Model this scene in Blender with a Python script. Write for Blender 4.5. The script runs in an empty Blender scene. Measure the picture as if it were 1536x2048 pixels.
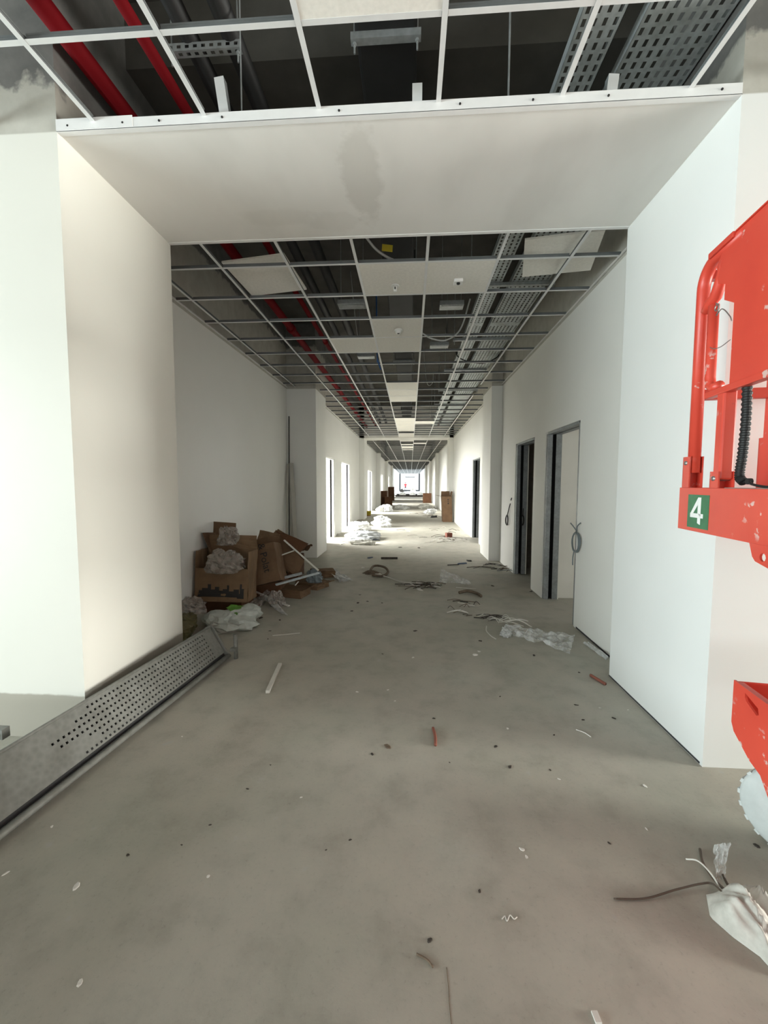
import bpy, bmesh, math, random
from mathutils import Vector, Matrix, noise, Euler
random.seed(7)
SC = bpy.context.scene
COL = SC.collection
R = math.radians

# ------------------------------------------------------------------ camera
FPX, PITCH, YAW, ROLL, CAMZ = 821.024, .0694, -.0641, .0027, 1.5
_cp, _sp, _cy, _sy = math.cos(PITCH), math.sin(PITCH), math.cos(YAW), math.sin(YAW)
CF = Vector((_sy*_cp, _cy*_cp, -_sp)); _r = Vector((_cy, -_sy, 0)); _u = _r.cross(CF)
CR = _r*math.cos(ROLL)+_u*math.sin(ROLL); CU = -_r*math.sin(ROLL)+_u*math.cos(ROLL)
CC = Vector((0, 0, CAMZ))
cd = bpy.data.cameras.new('camera'); cam = bpy.data.objects.new('camera', cd); COL.objects.link(cam)
cd.sensor_fit = 'VERTICAL'; cd.sensor_height = 32.0; cd.lens = FPX/2048*32.0
cd.clip_start = .02; cd.clip_end = 400
m = Matrix.Identity(4)
for i in range(3):
    m[i][0] = CR[i]; m[i][1] = CU[i]; m[i][2] = -CF[i]; m[i][3] = CC[i]
cam.matrix_world = m
SC.camera = cam

def at(u, v, ax, val):                                   # pixel ray onto a plane x / y / z = val
    d = CF+CR*((u-768)/FPX)+CU*((1024-v)/FPX)
    return CC+d*((val-CC[ax])/d[ax])
def fl(u, v, z=0.0): return at(u, v, 2, z)

# ------------------------------------------------------------------ world, lights, exposure
w = bpy.data.worlds.new('sky'); SC.world = w; w.use_nodes = True
bg = w.node_tree.nodes['Background']; bg.inputs[0].default_value = (.90, .96, 1.0, 1); bg.inputs[1].default_value = 2.2
vs = SC.view_settings
vs.view_transform = 'Standard'; vs.look = 'None'; vs.gamma = 1; vs.use_curve_mapping = False
vs.exposure = 0.66
SC.cycles.use_denoising = True
SC.cycles.max_bounces = 8; SC.cycles.diffuse_bounces = 5; SC.cycles.transparent_max_bounces = 12
SC.cycles.sample_clamp_indirect = 6

def window_light(name, loc, direction, sx, sy, radiance, color, spread=180):
    l = bpy.data.lights.new(name, 'AREA'); l.shape = 'RECTANGLE'; l.size = sx; l.size_y = sy
    l.energy = radiance*math.pi*sx*sy; l.color = color; l.spread = R(spread)
    o = bpy.data.objects.new(name, l); COL.objects.link(o); o.location = loc
    o.rotation_euler = Vector(direction).to_track_quat('-Z', 'Y').to_euler()
    return o
SKYC = (.85, .985, 1.0); WARM = (1.0, 1.0, .93)
# daylight through the windows of the front hall (behind the camera)
window_light('daylight_hall_left', (-9.45, -1.4, 1.55), (1, 0, 0), 6.8, 2.5, 11.8, SKYC)
window_light('daylight_hall_right', (12.45, .45, 1.70), (-1, 0, 0), 3.2, 2.8, 46, WARM)
window_light('daylight_hall_rear', (-.6, -5.95, 1.55), (0, 1, 0), 8.6, 1.7, .35, WARM)
# daylight through the windows of the rooms on the left
ROOMS_L = [(9.3, 15.2, 26), (19.2, 24.4, 24), (27.6, 33.0, 24), (37.0, 41.5, 22), (45.0, 49.5, 22)]
for i, (ya, yb, rad) in enumerate(ROOMS_L):
    window_light('daylight_room', (-4.6, (ya+yb)/2, 2.0), (1, 0, -.5), yb-ya-.5, 1.9, rad*.70, (1, .995, .96), 110)
window_light('daylight_store', (4.9, 4.4, 1.6), (-1, 0, 0), 1.6, 1.4, 1.7, (1, 1, .97))

# ------------------------------------------------------------------ materials
def new_mat(name):
    mt = bpy.data.materials.new(name); mt.use_nodes = True
    nt = mt.node_tree; return mt, nt, nt.nodes['Principled BSDF']
def N(nt, typ, **kw):
    n = nt.nodes.new(typ)
    for k, v in kw.items(): setattr(n, k, v)
    return n
def tex_noise(nt, scale, detail=4, rough=.55, coord='Object', vec=None):
    n = N(nt, 'ShaderNodeTexNoise'); n.inputs['Scale'].default_value = scale
    n.inputs['Detail'].default_value = detail; n.inputs['Roughness'].default_value = rough
    if vec is None:
        tc = N(nt, 'ShaderNodeTexCoord'); vec = tc.outputs[coord]
    nt.links.new(vec, n.inputs['Vector']); return n
def ramp(nt, fac, stops):
    r = N(nt, 'ShaderNodeValToRGB'); e = r.color_ramp.elements
    while len(e) < len(stops): e.new(.5)
    for k, (p, c) in enumerate(stops):
        e[k].position = p; e[k].color = (*c, 1)
    nt.links.new(fac, r.inputs['Fac']); return r
def mixc(nt, fac, a, b):
    n = N(nt, 'ShaderNodeMix', data_type='RGBA')
    for s, val in ((0, fac), (6, a), (7, b)):
        if hasattr(val, 'links') or hasattr(val, 'is_linked'): nt.links.new(val, n.inputs[s])
        elif s == 0: n.inputs[0].default_value = val
        else: n.inputs[s].default_value = (*val, 1)
    return n.outputs[2]
def bump(nt, bsdf, height, strength=.2, dist=.01):
    b = N(nt, 'ShaderNodeBump'); b.inputs['Strength'].default_value = strength; b.inputs['Distance'].default_value = dist
    nt.links.new(height, b.inputs['Height']); nt.links.new(b.outputs[0], bsdf.inputs['Normal'])
def simple(name, col, rough=.6, metal=0, var=.12, scale=6, coord='Object', bmp=0):
    mt, nt, b = new_mat(name)
    n = tex_noise(nt, scale, coord=coord)
    lo = tuple(c*(1-var) for c in col); hi = tuple(min(1, c*(1+var)) for c in col)
    r = ramp(nt, n.outputs['Fac'], [(.3, lo), (.7, hi)])
    nt.links.new(r.outputs[0], b.inputs['Base Color'])
    b.inputs['Roughness'].default_value = rough; b.inputs['Metallic'].default_value = metal
    if bmp: bump(nt, b, n.outputs['Fac'], bmp)
    return mt

def mat_floor():
    mt, nt, b = new_mat('concrete_floor')
    g = N(nt, 'ShaderNodeNewGeometry'); pos = g.outputs['Position']
    big = tex_noise(nt, .9, 3, .55, vec=pos); mid = tex_noise(nt, 4.5, 6, .62, vec=pos); fine = tex_noise(nt, 60, 5, .7, vec=pos)
    c1 = ramp(nt, big.outputs['Fac'], [(.35, (.392, .384, .322)), (.52, (.432, .408, .350)), (.68, (.445, .438, .378))])
    c2 = ramp(nt, mid.outputs['Fac'], [(.32, (.80, .80, .79)), (.5, (1, 1, 1)), (.72, (1.10, 1.09, 1.08))])
    mul = N(nt, 'ShaderNodeMix', data_type='RGBA', blend_type='MULTIPLY'); mul.inputs[0].default_value = .8
    nt.links.new(c1.outputs[0], mul.inputs[6]); nt.links.new(c2.outputs[0], mul.inputs[7])
    c3 = ramp(nt, fine.outputs['Fac'], [(.28, (.72, .71, .70)), (.42, (1, 1, 1)), (.72, (1.05, 1.05, 1.04))])
    mul2 = N(nt, 'ShaderNodeMix', data_type='RGBA', blend_type='MULTIPLY'); mul2.inputs[0].default_value = .6
    nt.links.new(mul.outputs[2], mul2.inputs[6]); nt.links.new(c3.outputs[0], mul2.inputs[7])
    sp = tex_noise(nt, 9, 2, .5, vec=pos)                                   # pale plaster splashes and dark scuffs
    m1 = ramp(nt, sp.outputs['Fac'], [(.70, (0, 0, 0)), (.76, (1, 1, 1))])
    o = mixc(nt, m1.outputs[0], mul2.outputs[2], (.44, .43, .39))
    nt.links.new(o, b.inputs['Base Color'])
    b.inputs['Roughness'].default_value = .62; b.inputs['Specular IOR Level'].default_value = .35
    bump(nt, b, fine.outputs['Fac'], .12, .006)
    return mt

def mat_wall(name, paint, top=3.352, base_band=False, conc_z=4.15):
    """white paint up to the ceiling line, bare plaster and then raw concrete above it"""
    mt, nt, b = new_mat(name)
    g = N(nt, 'ShaderNodeNewGeometry'); pos = g.outputs['Position']
    sep = N(nt, 'ShaderNodeSeparateXYZ'); nt.links.new(pos, sep.inputs[0])
    n1 = tex_noise(nt, 1.3, 4, .5, vec=pos); n2 = tex_noise(nt, 7, 4, .6, vec=pos); n3 = tex_noise(nt, 160, 2, .5, vec=pos)
    c = ramp(nt, n1.outputs['Fac'], [(.3, tuple(x*.965 for x in paint)), (.7, paint)])
    def step(src, thr, width, amp):
        a = N(nt, 'ShaderNodeMath', operation='MULTIPLY_ADD'); nt.links.new(n2.outputs['Fac'], a.inputs[0])
        a.inputs[1].default_value = amp; nt.links.new(src, a.inputs[2])
        mr = N(nt, 'ShaderNodeMapRange'); nt.links.new(a.outputs[0], mr.inputs[0])
        mr.inputs[1].default_value = thr+amp*.5-width; mr.inputs[2].default_value = thr+amp*.5+width
        return mr.outputs[0]
    plaster = ramp(nt, n2.outputs['Fac'], [(.3, (.44, .425, .375)), (.7, (.54, .525, .47))])
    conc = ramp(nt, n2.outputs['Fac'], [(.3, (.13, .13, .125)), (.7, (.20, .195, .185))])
    o = mixc(nt, step(sep.outputs['Z'], top, .004, .004), c.outputs[0], plaster.outputs[0])
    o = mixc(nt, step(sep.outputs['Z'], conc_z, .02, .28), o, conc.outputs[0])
    if base_band:
        o = mixc(nt, step(sep.outputs['Z'], .262, .006, .03), (.42, .39, .33), o)
    nt.links.new(o, b.inputs['Base Color']); b.inputs['Roughness'].default_value = .55
    b.inputs['Specular IOR Level'].default_value = .3
    bump(nt, b, n3.outputs['Fac'], .06, .002)
    return mt

def mat_soffit():
    mt, nt, b = new_mat('skimmed_plaster')
    g = N(nt, 'ShaderNodeNewGeometry'); pos = g.outputs['Position']
    mp = N(nt, 'ShaderNodeMapping'); nt.links.new(pos, mp.inputs[0]); mp.inputs['Scale'].default_value = (1.6, .7, 1)
    n1 = tex_noise(nt, 1.6, 3, .5, vec=mp.outputs[0]); n2 = tex_noise(nt, 9, 5, .6, vec=pos)
    c = ramp(nt, n1.outputs['Fac'], [(.33, (.74, .725, .69)), (.5, (.80, .785, .75)), (.70, (.83, .815, .78))])
    # damp trowel marks
    pts = [(-.31, 2.62, .13, .42), (-.95, 2.95, .30, .10), (-.55, 3.02, .20, .12)]
    sep = N(nt, 'ShaderNodeSeparateXYZ'); nt.links.new(pos, sep.inputs[0])
    cur = c.outputs[0]
    for (px, py, rx, ry) in pts:
        vm = N(nt, 'ShaderNodeVectorMath', operation='SUBTRACT'); nt.links.new(pos, vm.inputs[0]); vm.inputs[1].default_value = (px, py, 3.353)
        vm2 = N(nt, 'ShaderNodeVectorMath', operation='DIVIDE'); nt.links.new(vm.outputs[0], vm2.inputs[0]); vm2.inputs[1].default_value = (rx, ry, 1)
        ln = N(nt, 'ShaderNodeVectorMath', operation='LENGTH'); nt.links.new(vm2.outputs[0], ln.inputs[0])
        ad = N(nt, 'ShaderNodeMath', operation='MULTIPLY_ADD'); nt.links.new(n2.outputs['Fac'], ad.inputs[0]); ad.inputs[1].default_value = 1.1; nt.links.new(ln.outputs['Value'], ad.inputs[2])
        r = ramp(nt, ad.outputs[0], [(0, (.55, .55, .55)), (.98, (.42, .42, .42)), (1, (0, 0, 0))])
        mr = N(nt, 'ShaderNodeMapRange'); nt.links.new(ad.outputs[0], mr.inputs[0]); mr.inputs[1].default_value = 1.3; mr.inputs[2].default_value = 1.6
        mr.inputs[3].default_value = .42 if rx == .13 else .16; mr.inputs[4].default_value = 0
        cur = mixc(nt, mr.outputs[0], cur, (.55, .53, .485))
    nt.links.new(cur, b.inputs['Base Color']); b.inputs['Roughness'].default_value = .75
    bump(nt, b, n2.outputs['Fac'], .08, .004)
    return mt

def mat_film(name, alpha, col=(.82, .83, .82), rough=.22, spec=.8):
    mt, nt, b = new_mat(name)
    b.inputs['Base Color'].default_value = (*col, 1); b.inputs['Roughness'].default_value = rough
    b.inputs['Specular IOR Level'].default_value = spec
    tr = N(nt, 'ShaderNodeBsdfTransparent'); mx = N(nt, 'ShaderNodeMixShader')
    n = tex_noise(nt, 14, 4, .6)
    r = ramp(nt, n.outputs['Fac'], [(.35, (max(0, alpha-.2),)*3), (.7, (min(1, alpha+.25),)*3)])
    nt.links.new(r.outputs[0], mx.inputs[0]); nt.links.new(tr.outputs[0], mx.inputs[1]); nt.links.new(b.outputs[0], mx.inputs[2])
    out = nt.nodes['Material Output']; nt.links.new(mx.outputs[0], out.inputs[0])
    return mt

def mat_lift():
    mt, nt, b = new_mat('scuffed_red_paint')
    tc = N(nt, 'ShaderNodeTexCoord')
    n1 = tex_noise(nt, 3, 3, vec=tc.outputs['Object']); n2 = tex_noise(nt, 17, 5, .6, vec=tc.outputs['Object'])
    c = ramp(nt, n1.outputs['Fac'], [(.3, (.62, .058, .036)), (.7, (.72, .080, .047))])
    r = ramp(nt, n2.outputs['Fac'], [(.60, (0, 0, 0)), (.63, (1, 1, 1))])
    nm = tex_noise(nt, 3.1, 2, vec=tc.outputs['Object']); rm = ramp(nt, nm.outputs['Fac'], [(.54, (0, 0, 0)), (.60, (1, 1, 1))])
    mm = N(nt, 'ShaderNodeMath', operation='MULTIPLY'); nt.links.new(r.outputs[0], mm.inputs[0]); nt.links.new(rm.outputs[0], mm.inputs[1])
    o = mixc(nt, mm.outputs[0], c.outputs[0], (.66, .45, .41))
    n3 = tex_noise(nt, 11, 5, .65, vec=tc.outputs['Object'])
    r3 = ramp(nt, n3.outputs['Fac'], [(.25, (1, 1, 1)), (.31, (0, 0, 0))])
    o = mixc(nt, r3.outputs[0], o, (.20, .035, .028))
    nt.links.new(o, b.inputs['Base Color']); b.inputs['Roughness'].default_value = .38
    return mt

def mat_cardboard(name, col):
    mt, nt, b = new_mat(name)
    tc = N(nt, 'ShaderNodeTexCoord')
    n1 = tex_noise(nt, 5, 4, vec=tc.outputs['Object'])
    wv = N(nt, 'ShaderNodeTexWave'); wv.inputs['Scale'].default_value = 60; wv.inputs['Distortion'].default_value = .5
    nt.links.new(tc.outputs['Object'], wv.inputs['Vector'])
    c = ramp(nt, n1.outputs['Fac'], [(.3, tuple(x*.8 for x in col)), (.7, tuple(min(1, x*1.12) for x in col))])
    nt.links.new(c.outputs[0], b.inputs['Base Color']); b.inputs['Roughness'].default_value = .8
    b.inputs['Specular IOR Level'].default_value = .2
    bump(nt, b, wv.outputs['Fac'], .04, .002)
    return mt

def mat_galv(name, col=(.46, .49, .50), metal=.55, rough=.42):
    mt, nt, b = new_mat(name)
    tc = N(nt, 'ShaderNodeTexCoord')
    v = N(nt, 'ShaderNodeTexVoronoi'); v.inputs['Scale'].default_value = 38; nt.links.new(tc.outputs['Object'], v.inputs['Vector'])
    n = tex_noise(nt, 6, 4, vec=tc.outputs['Object'])
    c = ramp(nt, v.outputs['Distance'], [(0, tuple(x*.86 for x in col)), (1, tuple(min(1, x*1.12) for x in col))])
    d = ramp(nt, n.outputs['Fac'], [(.35, (.72, .71, .68)), (.6, (1, 1, 1))])
    mu = N(nt, 'ShaderNodeMix', data_type='RGBA', blend_type='MULTIPLY'); mu.inputs[0].default_value = .7
    nt.links.new(c.outputs[0], mu.inputs[6]); nt.links.new(d.outputs[0], mu.inputs[7])
    nt.links.new(mu.outputs[2], b.inputs['Base Color']); b.inputs['Metallic'].default_value = metal; b.inputs['Roughness'].default_value = rough
    return mt

def mat_person():
    mt, nt, b = new_mat('red_top_dark_trousers')
    tc = N(nt, 'ShaderNodeTexCoord'); sep = N(nt, 'ShaderNodeSeparateXYZ'); nt.links.new(tc.outputs['Object'], sep.inputs[0])
    mr = N(nt, 'ShaderNodeMapRange'); nt.links.new(sep.outputs['Z'], mr.inputs[0]); mr.inputs[2].default_value = 1.7
    r = ramp(nt, mr.outputs[0], [(0, (.03, .03, .04)), (.54, (.45, .05, .06)), (.84, (.45, .28, .2))]); r.color_ramp.interpolation = 'CONSTANT'
    nt.links.new(r.outputs[0], b.inputs['Base Color']); b.inputs['Roughness'].default_value = .8
    return mt

M = {
 'floor': mat_floor(), 'soffit': mat_soffit(),
 'white': mat_wall('white_paint', (.84, .838, .80)), 'pier': mat_wall('white_paint_pier', (.775, .765, .70), base_band=True, conc_z=3.60),
 'pierR': mat_wall('white_paint_cool', (.80, .81, .79), conc_z=3.62),
 'hall': simple('bare_plaster', (.42, .41, .37), .8, var=.1, scale=2),
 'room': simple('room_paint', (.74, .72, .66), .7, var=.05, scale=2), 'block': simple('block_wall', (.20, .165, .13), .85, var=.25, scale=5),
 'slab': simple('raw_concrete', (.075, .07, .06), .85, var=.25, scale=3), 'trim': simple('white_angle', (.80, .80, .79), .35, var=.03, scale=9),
 'tee': simple('white_steel', (.74, .75, .75), .38, var=.04, scale=9), 'tile': simple('mineral_tile', (.83, .81, .755), .85, var=.05, scale=40, bmp=.05),
 'galv': mat_galv('galvanised'), 'tray': mat_galv('galvanised_tray', (.55, .60, .61), .35, .45), 'stud': mat_galv('galvanised_stud', (.30, .32, .33), .4, .5),
 'deck': mat_galv('worn_galvanised_deck', (.24, .243, .222), .25, .6),
 'redpipe': simple('red_pipe_paint', (.15, .004, .007), .75, var=.2, scale=4), 'black': simple('black_rubber', (.012, .012, .012), .6, var=.2),
 'darkgap': simple('joint_and_deck_shade', (.03, .03, .03), .7), 'void': simple('stud_slot_shade', (.004, .004, .004), .9), 'teeweb': simple('tee_web_steel', (.13, .14, .14), .6), 'screw': simple('black_screw', (.02, .02, .02), .5),  # void paints shade in stud slots; darkgap fills joints and deck shade
 'lift': mat_lift(), 'tyre': simple('pale_rubber', (.56, .60, .59), .75, var=.08, scale=14, bmp=.3), 'steel': mat_galv('steel', (.35, .34, .33), .7, .4),
 'green': simple('green_sticker', (.035, .17, .075), .45, var=.15, scale=30), 'whiteink': simple('white_ink', (.86, .86, .84), .5, var=.03),
 'ink': simple('black_ink', (.018, .016, .014), .7, var=.2), 
 'card': mat_cardboard('cardboard', (.165, .100, .057)), 'card2': mat_cardboard('cardboard_pale', (.20, .128, .074)), 'card3': mat_cardboard('cardboard_dark', (.115, .055, .028)),
 'film': mat_film('clear_film', .38), 'filmw': mat_film('milky_film', .75, (.66, .67, .66), .35, .5), 'filmg': mat_film('grey_film', .8, (.55, .57, .58), .3, .6), 'sheet': simple('white_sheet', (.78, .79, .78), .5, var=.06, scale=9),
 'rag': mat_film('dusty_film', .88, (.70, .69, .63), .6, .3), 'ragd': mat_film('dull_clear_film', .55, (.36, .32, .28), .3, .7), 'strip': simple('pale_strip', (.66, .645, .59), .6, var=.08), 'board': simple('grey_board', (.47, .455, .405), .7, var=.08, scale=3),
 'rod': simple('dark_rod', (.10, .10, .09), .5), 'sack': simple('woven_sack', (.50, .53, .49), .7, var=.15, scale=12, bmp=.2), 'sackgreen': simple('green_print', (.12, .30, .04), .6, var=.3, scale=12),
 'olive': simple('olive_bag', (.10, .085, .030), .6, var=.3, scale=6), 'cable': simple('grey_cable', (.16, .19, .20), .5), 'cablew': simple('pale_conduit', (.45, .46, .45), .5), 'blue': simple('blue_sleeve', (.02, .10, .30), .5),
 'yellow': simple('yellow_tag', (.50, .40, .03), .6, var=.1), 'brick': simple('brick_red', (.22, .075, .05), .8, var=.2), 'scrap': simple('dark_scrap', (.06, .05, .04), .8, var=.4, scale=20),
 'scrapb': simple('brown_scrap', (.15, .11, .075), .8, var=.3, scale=20), 'scrapw': simple('white_scrap', (.72, .70, .65), .7, var=.1, scale=20), 'timber': simple('dark_timber', (.035, .03, .026), .8, var=.4),
 'person': mat_person(), 'hair': simple('dark_hair', (.02, .015, .012), .7), 'frame': simple('dark_frame', (.03, .033, .036), .5), 'ground': simple('pale_paving', (.62, .62, .58), .8, var=.1, scale=2),
 'white_plastic': simple('white_plastic', (.82, .82, .80), .4, var=.02), 'bluescrap': simple('blue_scrap', (.03, .06, .13), .6), 'twig': simple('brown_wire', (.10, .075, .055), .6, var=.2),
}

M['redpipe'].node_tree.nodes['Principled BSDF'].inputs['Specular IOR Level'].default_value = .1
# ------------------------------------------------------------------ helpers
def link(o, parent=None):
    COL.objects.link(o)
    if parent is not None: o.parent = parent
    return o
def tag(o, label=None, cat=None, group=None, kind=None):
    if label: o['label'] = label
    if cat: o['category'] = cat
    if group: o['group'] = group
    if kind: o['kind'] = kind
    return o
def empty(name, loc=(0, 0, 0), rot=(0, 0, 0), parent=None):
    o = bpy.data.objects.new(name, None); o.empty_display_size = .1; link(o, parent); o.location = loc; o.rotation_euler = rot
    return o
def copy_to(src, parent=None, loc=None, rot=None):
    c = src.copy(); link(c, parent)
    if loc is not None: c.location = loc
    if rot is not None: c.rotation_euler = rot
    return c

class MB:
    def __init__(s): s.v = []; s.f = []
    def add(s, vs, fs):
        b = len(s.v); s.v += [tuple(p) for p in vs]; s.f += [tuple(i+b for i in f) for f in fs]; return s
    def box(s, x0, x1, y0, y1, z0, z1, M4=None):
        vs = [Vector(p) for p in ((x0, y0, z0), (x1, y0, z0), (x1, y1, z0), (x0, y1, z0), (x0, y0, z1), (x1, y0, z1), (x1, y1, z1), (x0, y1, z1))]
        if M4 is not None: vs = [M4 @ p for p in vs]
        return s.add(vs, [(0, 3, 2, 1), (4, 5, 6, 7), (0, 1, 5, 4), (1, 2, 6, 5), (2, 3, 7, 6), (3, 0, 4, 7)])
    def prism(s, poly, a0, a1, axis='y'):                # 2-D outline pushed along an axis
        def p3(p, a): return {'y': (p[0], a, p[1]), 'x': (a, p[0], p[1]), 'z': (p[0], p[1], a)}[axis]
        n = len(poly); vs = [p3(p, a0) for p in poly]+[p3(p, a1) for p in poly]
        fs = [tuple(range(n-1, -1, -1)), tuple(range(n, 2*n))]+[(i, (i+1) % n, (i+1) % n+n, i+n) for i in range(n)]
        return s.add(vs, fs)
    def tube(s, pts, r, seg=8, closed=False, radii=None):
        pts = [Vector(p) for p in pts]; n = len(pts); rings = []; up = None
        for i, p in enumerate(pts):
            if closed: t = pts[(i+1) % n]-pts[i-1]
            else: t = (pts[min(i+1, n-1)]-pts[max(i-1, 0)])
            t.normalize()
            if up is None:
                up = Vector((0, 0, 1)) if abs(t.z) < .9 else Vector((1, 0, 0))
            a = (up-t*up.dot(t)); a.normalize(); up = a; b2 = t.cross(a); rr = radii[i] if radii else r
            rings.append([p+(a*math.cos(2*math.pi*k/seg)+b2*math.sin(2*math.pi*k/seg))*rr for k in range(seg)])
        vs = [q for rg in rings for q in rg]; fs = []
        for i in range(n if closed else n-1):
            for k in range(seg):
                j = (i+1) % n
                fs.append((i*seg+k, i*seg+(k+1) % seg, j*seg+(k+1) % seg, j*seg+k))
        if not closed:
            fs.append(tuple(range(seg-1, -1, -1))); fs.append(tuple((n-1)*seg+k for k in range(seg)))
        return s.add(vs, fs)
    def lathe(s, prof, c, seg=20, axis='z'):             # prof (radius, height)
        vs = []
        for (r, h) in prof:
            for k in range(seg):
                a = 2*math.pi*k/seg; x, y = r*math.cos(a), r*math.sin(a)
                vs.append(Vector(c)+Vector({'z': (x, y, h), 'x': (h, x, y), 'y': (x, h, y)}[axis]))
        fs = [(i*seg+k, i*seg+(k+1) % seg, (i+1)*seg+(k+1) % seg, (i+1)*seg+k) for i in range(len(prof)-1) for k in range(seg)]
        fs.append(tuple(range(seg-1, -1, -1))); fs.append(tuple((len(prof)-1)*seg+k for k in range(seg)))
        return s.add(vs, fs)
    def mesh(s, name, mat, smooth=False):
        me = bpy.data.meshes.new(name); me.from_pydata(s.v, [], s.f)
        if smooth: me.polygons.foreach_set('use_smooth', [True]*len(me.polygons))
        me.materials.append(M[mat] if isinstance(mat, str) else mat); me.update(); 
        bm = bmesh.new(); bm.from_mesh(me); bmesh.ops.recalc_face_normals(bm, faces=bm.faces); bm.to_mesh(me); bm.free()
        return me
    def build(s, name, mat, parent=None, smooth=False, bevel=0):
        o = bpy.data.objects.new(name, s.mesh(name, mat, smooth)); link(o, parent)
        if bevel:
            b = o.modifiers.new('bevel', 'BEVEL'); b.width = bevel; b.segments = 2; b.limit_method = 'ANGLE'
        return o
def struct(o, label=None):
    o['kind'] = 'structure'
    if label: o['label'] = label
    return o
def sbox(name, mat, *b, label=None): return struct(MB().box(*b).build(name, mat), label)

# ------------------------------------------------------------------ levels and lines of the place
ZS, ZG, SLAB = 3.353, 3.39, 4.6            # soffit, ceiling grid, concrete slab
PL, PR = -1.88, 1.56                       # faces of the piers
YN, YF = 2.19, 3.22                        # front portal
S1L, S1R = -2.45, 1.73                     # first bay
S2L, S2R = -2.10, 1.72                     # bays beyond
P2a, P2b = 8.10, 9.05                      # second piers
YEND = 54.0
TX = [-1.675+.6*k for k in range(-1, 6)]   # runners of the ceiling grid

# ------------------------------------------------------------------ structure
sbox('floor', 'floor', -9.7, 12.7, -6.3, YEND, -.2, 0, label='bare dusty concrete floor of the corridor')
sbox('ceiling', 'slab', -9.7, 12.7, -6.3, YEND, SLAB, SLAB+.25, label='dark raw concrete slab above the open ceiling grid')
def pier(name, x0, x1, y0, y1, mat, label): return sbox(name, mat, x0, x1, y0, y1, 0, SLAB, label=label)
# unseen front hall walls with window openings, set back and darkened to shape the light
mb = MB().box(-9.7, -9.5, -6.2, -4.8, 0, SLAB).box(-9.7, -9.5, 2.0, YN+.3, 0, SLAB).box(-9.7, -9.5, -4.8, 2.0, 0, .3).box(-9.7, -9.5, -4.8, 2.0, 2.8, SLAB)
struct(mb.build('wall_hall_left', 'hall'), 'bare plaster hall wall with a wide window opening on the left')
mb = MB().box(-9.7, -4.9, -6.2, -6, 0, SLAB).box(3.7, 12.7, -6.2, -6, 0, SLAB).box(-4.9, 3.7, -6.2, -6, 0, .7).box(-4.9, 3.7, -6.2, -6, 2.4, SLAB)
struct(mb.build('wall_hall_rear', 'hall'), 'bare plaster rear hall wall with a wide window opening')
mb = MB().box(12.5, 12.7, -6.2, -1.15, 0, SLAB).box(12.5, 12.7, 2.05, YN, 0, SLAB).box(12.5, 12.7, -1.15, 2.05, 0, .3).box(12.5, 12.7, -1.15, 2.05, 3.0, SLAB)
struct(mb.build('wall_hall_right', 'hall'), 'bare plaster hall wall on the right with a wide window opening')
pier('wall_front_left', -9.5, PL, YN, YF, 'pier', 'white wall end left of the corridor opening, bare at its foot')
pier('wall_front_right', PR, 12.7, YN, YF, 'pierR', 'white wall end right of the corridor opening behind the red lift')
# soffits
sbox('ceiling_soffit_front', 'soffit', PL, PR, YN, YF, ZS, ZS+.05, label='plastered soffit panel over the corridor opening')
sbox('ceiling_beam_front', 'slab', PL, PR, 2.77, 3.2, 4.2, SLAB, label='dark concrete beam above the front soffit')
sbox('ceiling_soffit_far', 'soffit', -2.1, 1.72, 16.85, 17.85, ZS, SLAB, label='pale soffit band crossing the middle of the corridor')
sbox('ceiling_soffit_rear', 'soffit', -2.1, 1.72, 34.0, 35.0, ZS, SLAB, label='distant pale soffit band across the corridor')
# piers further on
pier('wall_left_pier_near', -2.6, -1.87, P2a, P2b, 'white', 'white pier behind the cardboard pile')
pier('wall_right_pier_near', 1.53, 1.9, 8.05, 9.0, 'white', 'white pier past the two open doorways on the right')
for y in (16.85, 25.4, 34.0, 43.5):
    pier('wall_left_pier_far', -2.3, -1.9, y, y+1, 'white', 'white pier along the far left of the corridor')
    pier('wall_right_pier_far', 1.56, 1.95, y, y+1, 'white', 'white pier along the far right of the corridor')

def wall_run(name, xin, xout, y0, y1, doors, mat, label, h=2.17):
    mb = MB(); a, b = min(xin, xout), max(xin, xout); y = y0
    for (da, db) in doors:
        mb.box(a, b, y, da, 0, SLAB); mb.box(a, b, da, db, h, SLAB); y = db
    mb.box(a, b, y, y1, 0, SLAB)
    return struct(mb.build(name, mat), label)
DR = [(4.37, 5.45), (5.92, 6.95)]; DR2 = [(10.38, 11.59)]
DL2 = [(10.12, 11.29), (12.46, 14.22)]
wall_run('wall_left_bay', S1L, S1L-.2, YF, P2a, [], 'white', 'grey-white wall behind the cardboard pile')
wall_run('wall_right_bay', S1R, S1R+.2, YF, 8.05, DR, 'white', 'white wall with two open doorways', 2.155)
wall_run('wall_left_middle', S2L, S2L-.2, P2b, 16.85, DL2, 'white', 'white wall with two bright doorways')
wall_run('wall_right_middle', S2R, S2R+.2, 9.0, 16.85, DR2, 'white', 'white wall opposite the bright doorways', 2.16)
DL3 = [(20.2, 22.4), (29.0, 31.2)]; DL4 = [(38.2, 40.4), (46.2, 48.2)]
wall_run('wall_left_far', S2L, S2L-.2, 17.85, 34, DL3, 'white', 'far white wall with bright doorways')
wall_run('wall_right_far', S2R, S2R+.2, 17.85, 34, [], 'white', 'far white wall on the right')
wall_run('wall_left_end', S2L, S2L-.2, 35, YEND, DL4, 'white', 'farthest white wall on the left')
wall_run('wall_right_end', S2R, S2R+.2, 35, YEND, [], 'white', 'farthest white wall on the right')
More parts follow.
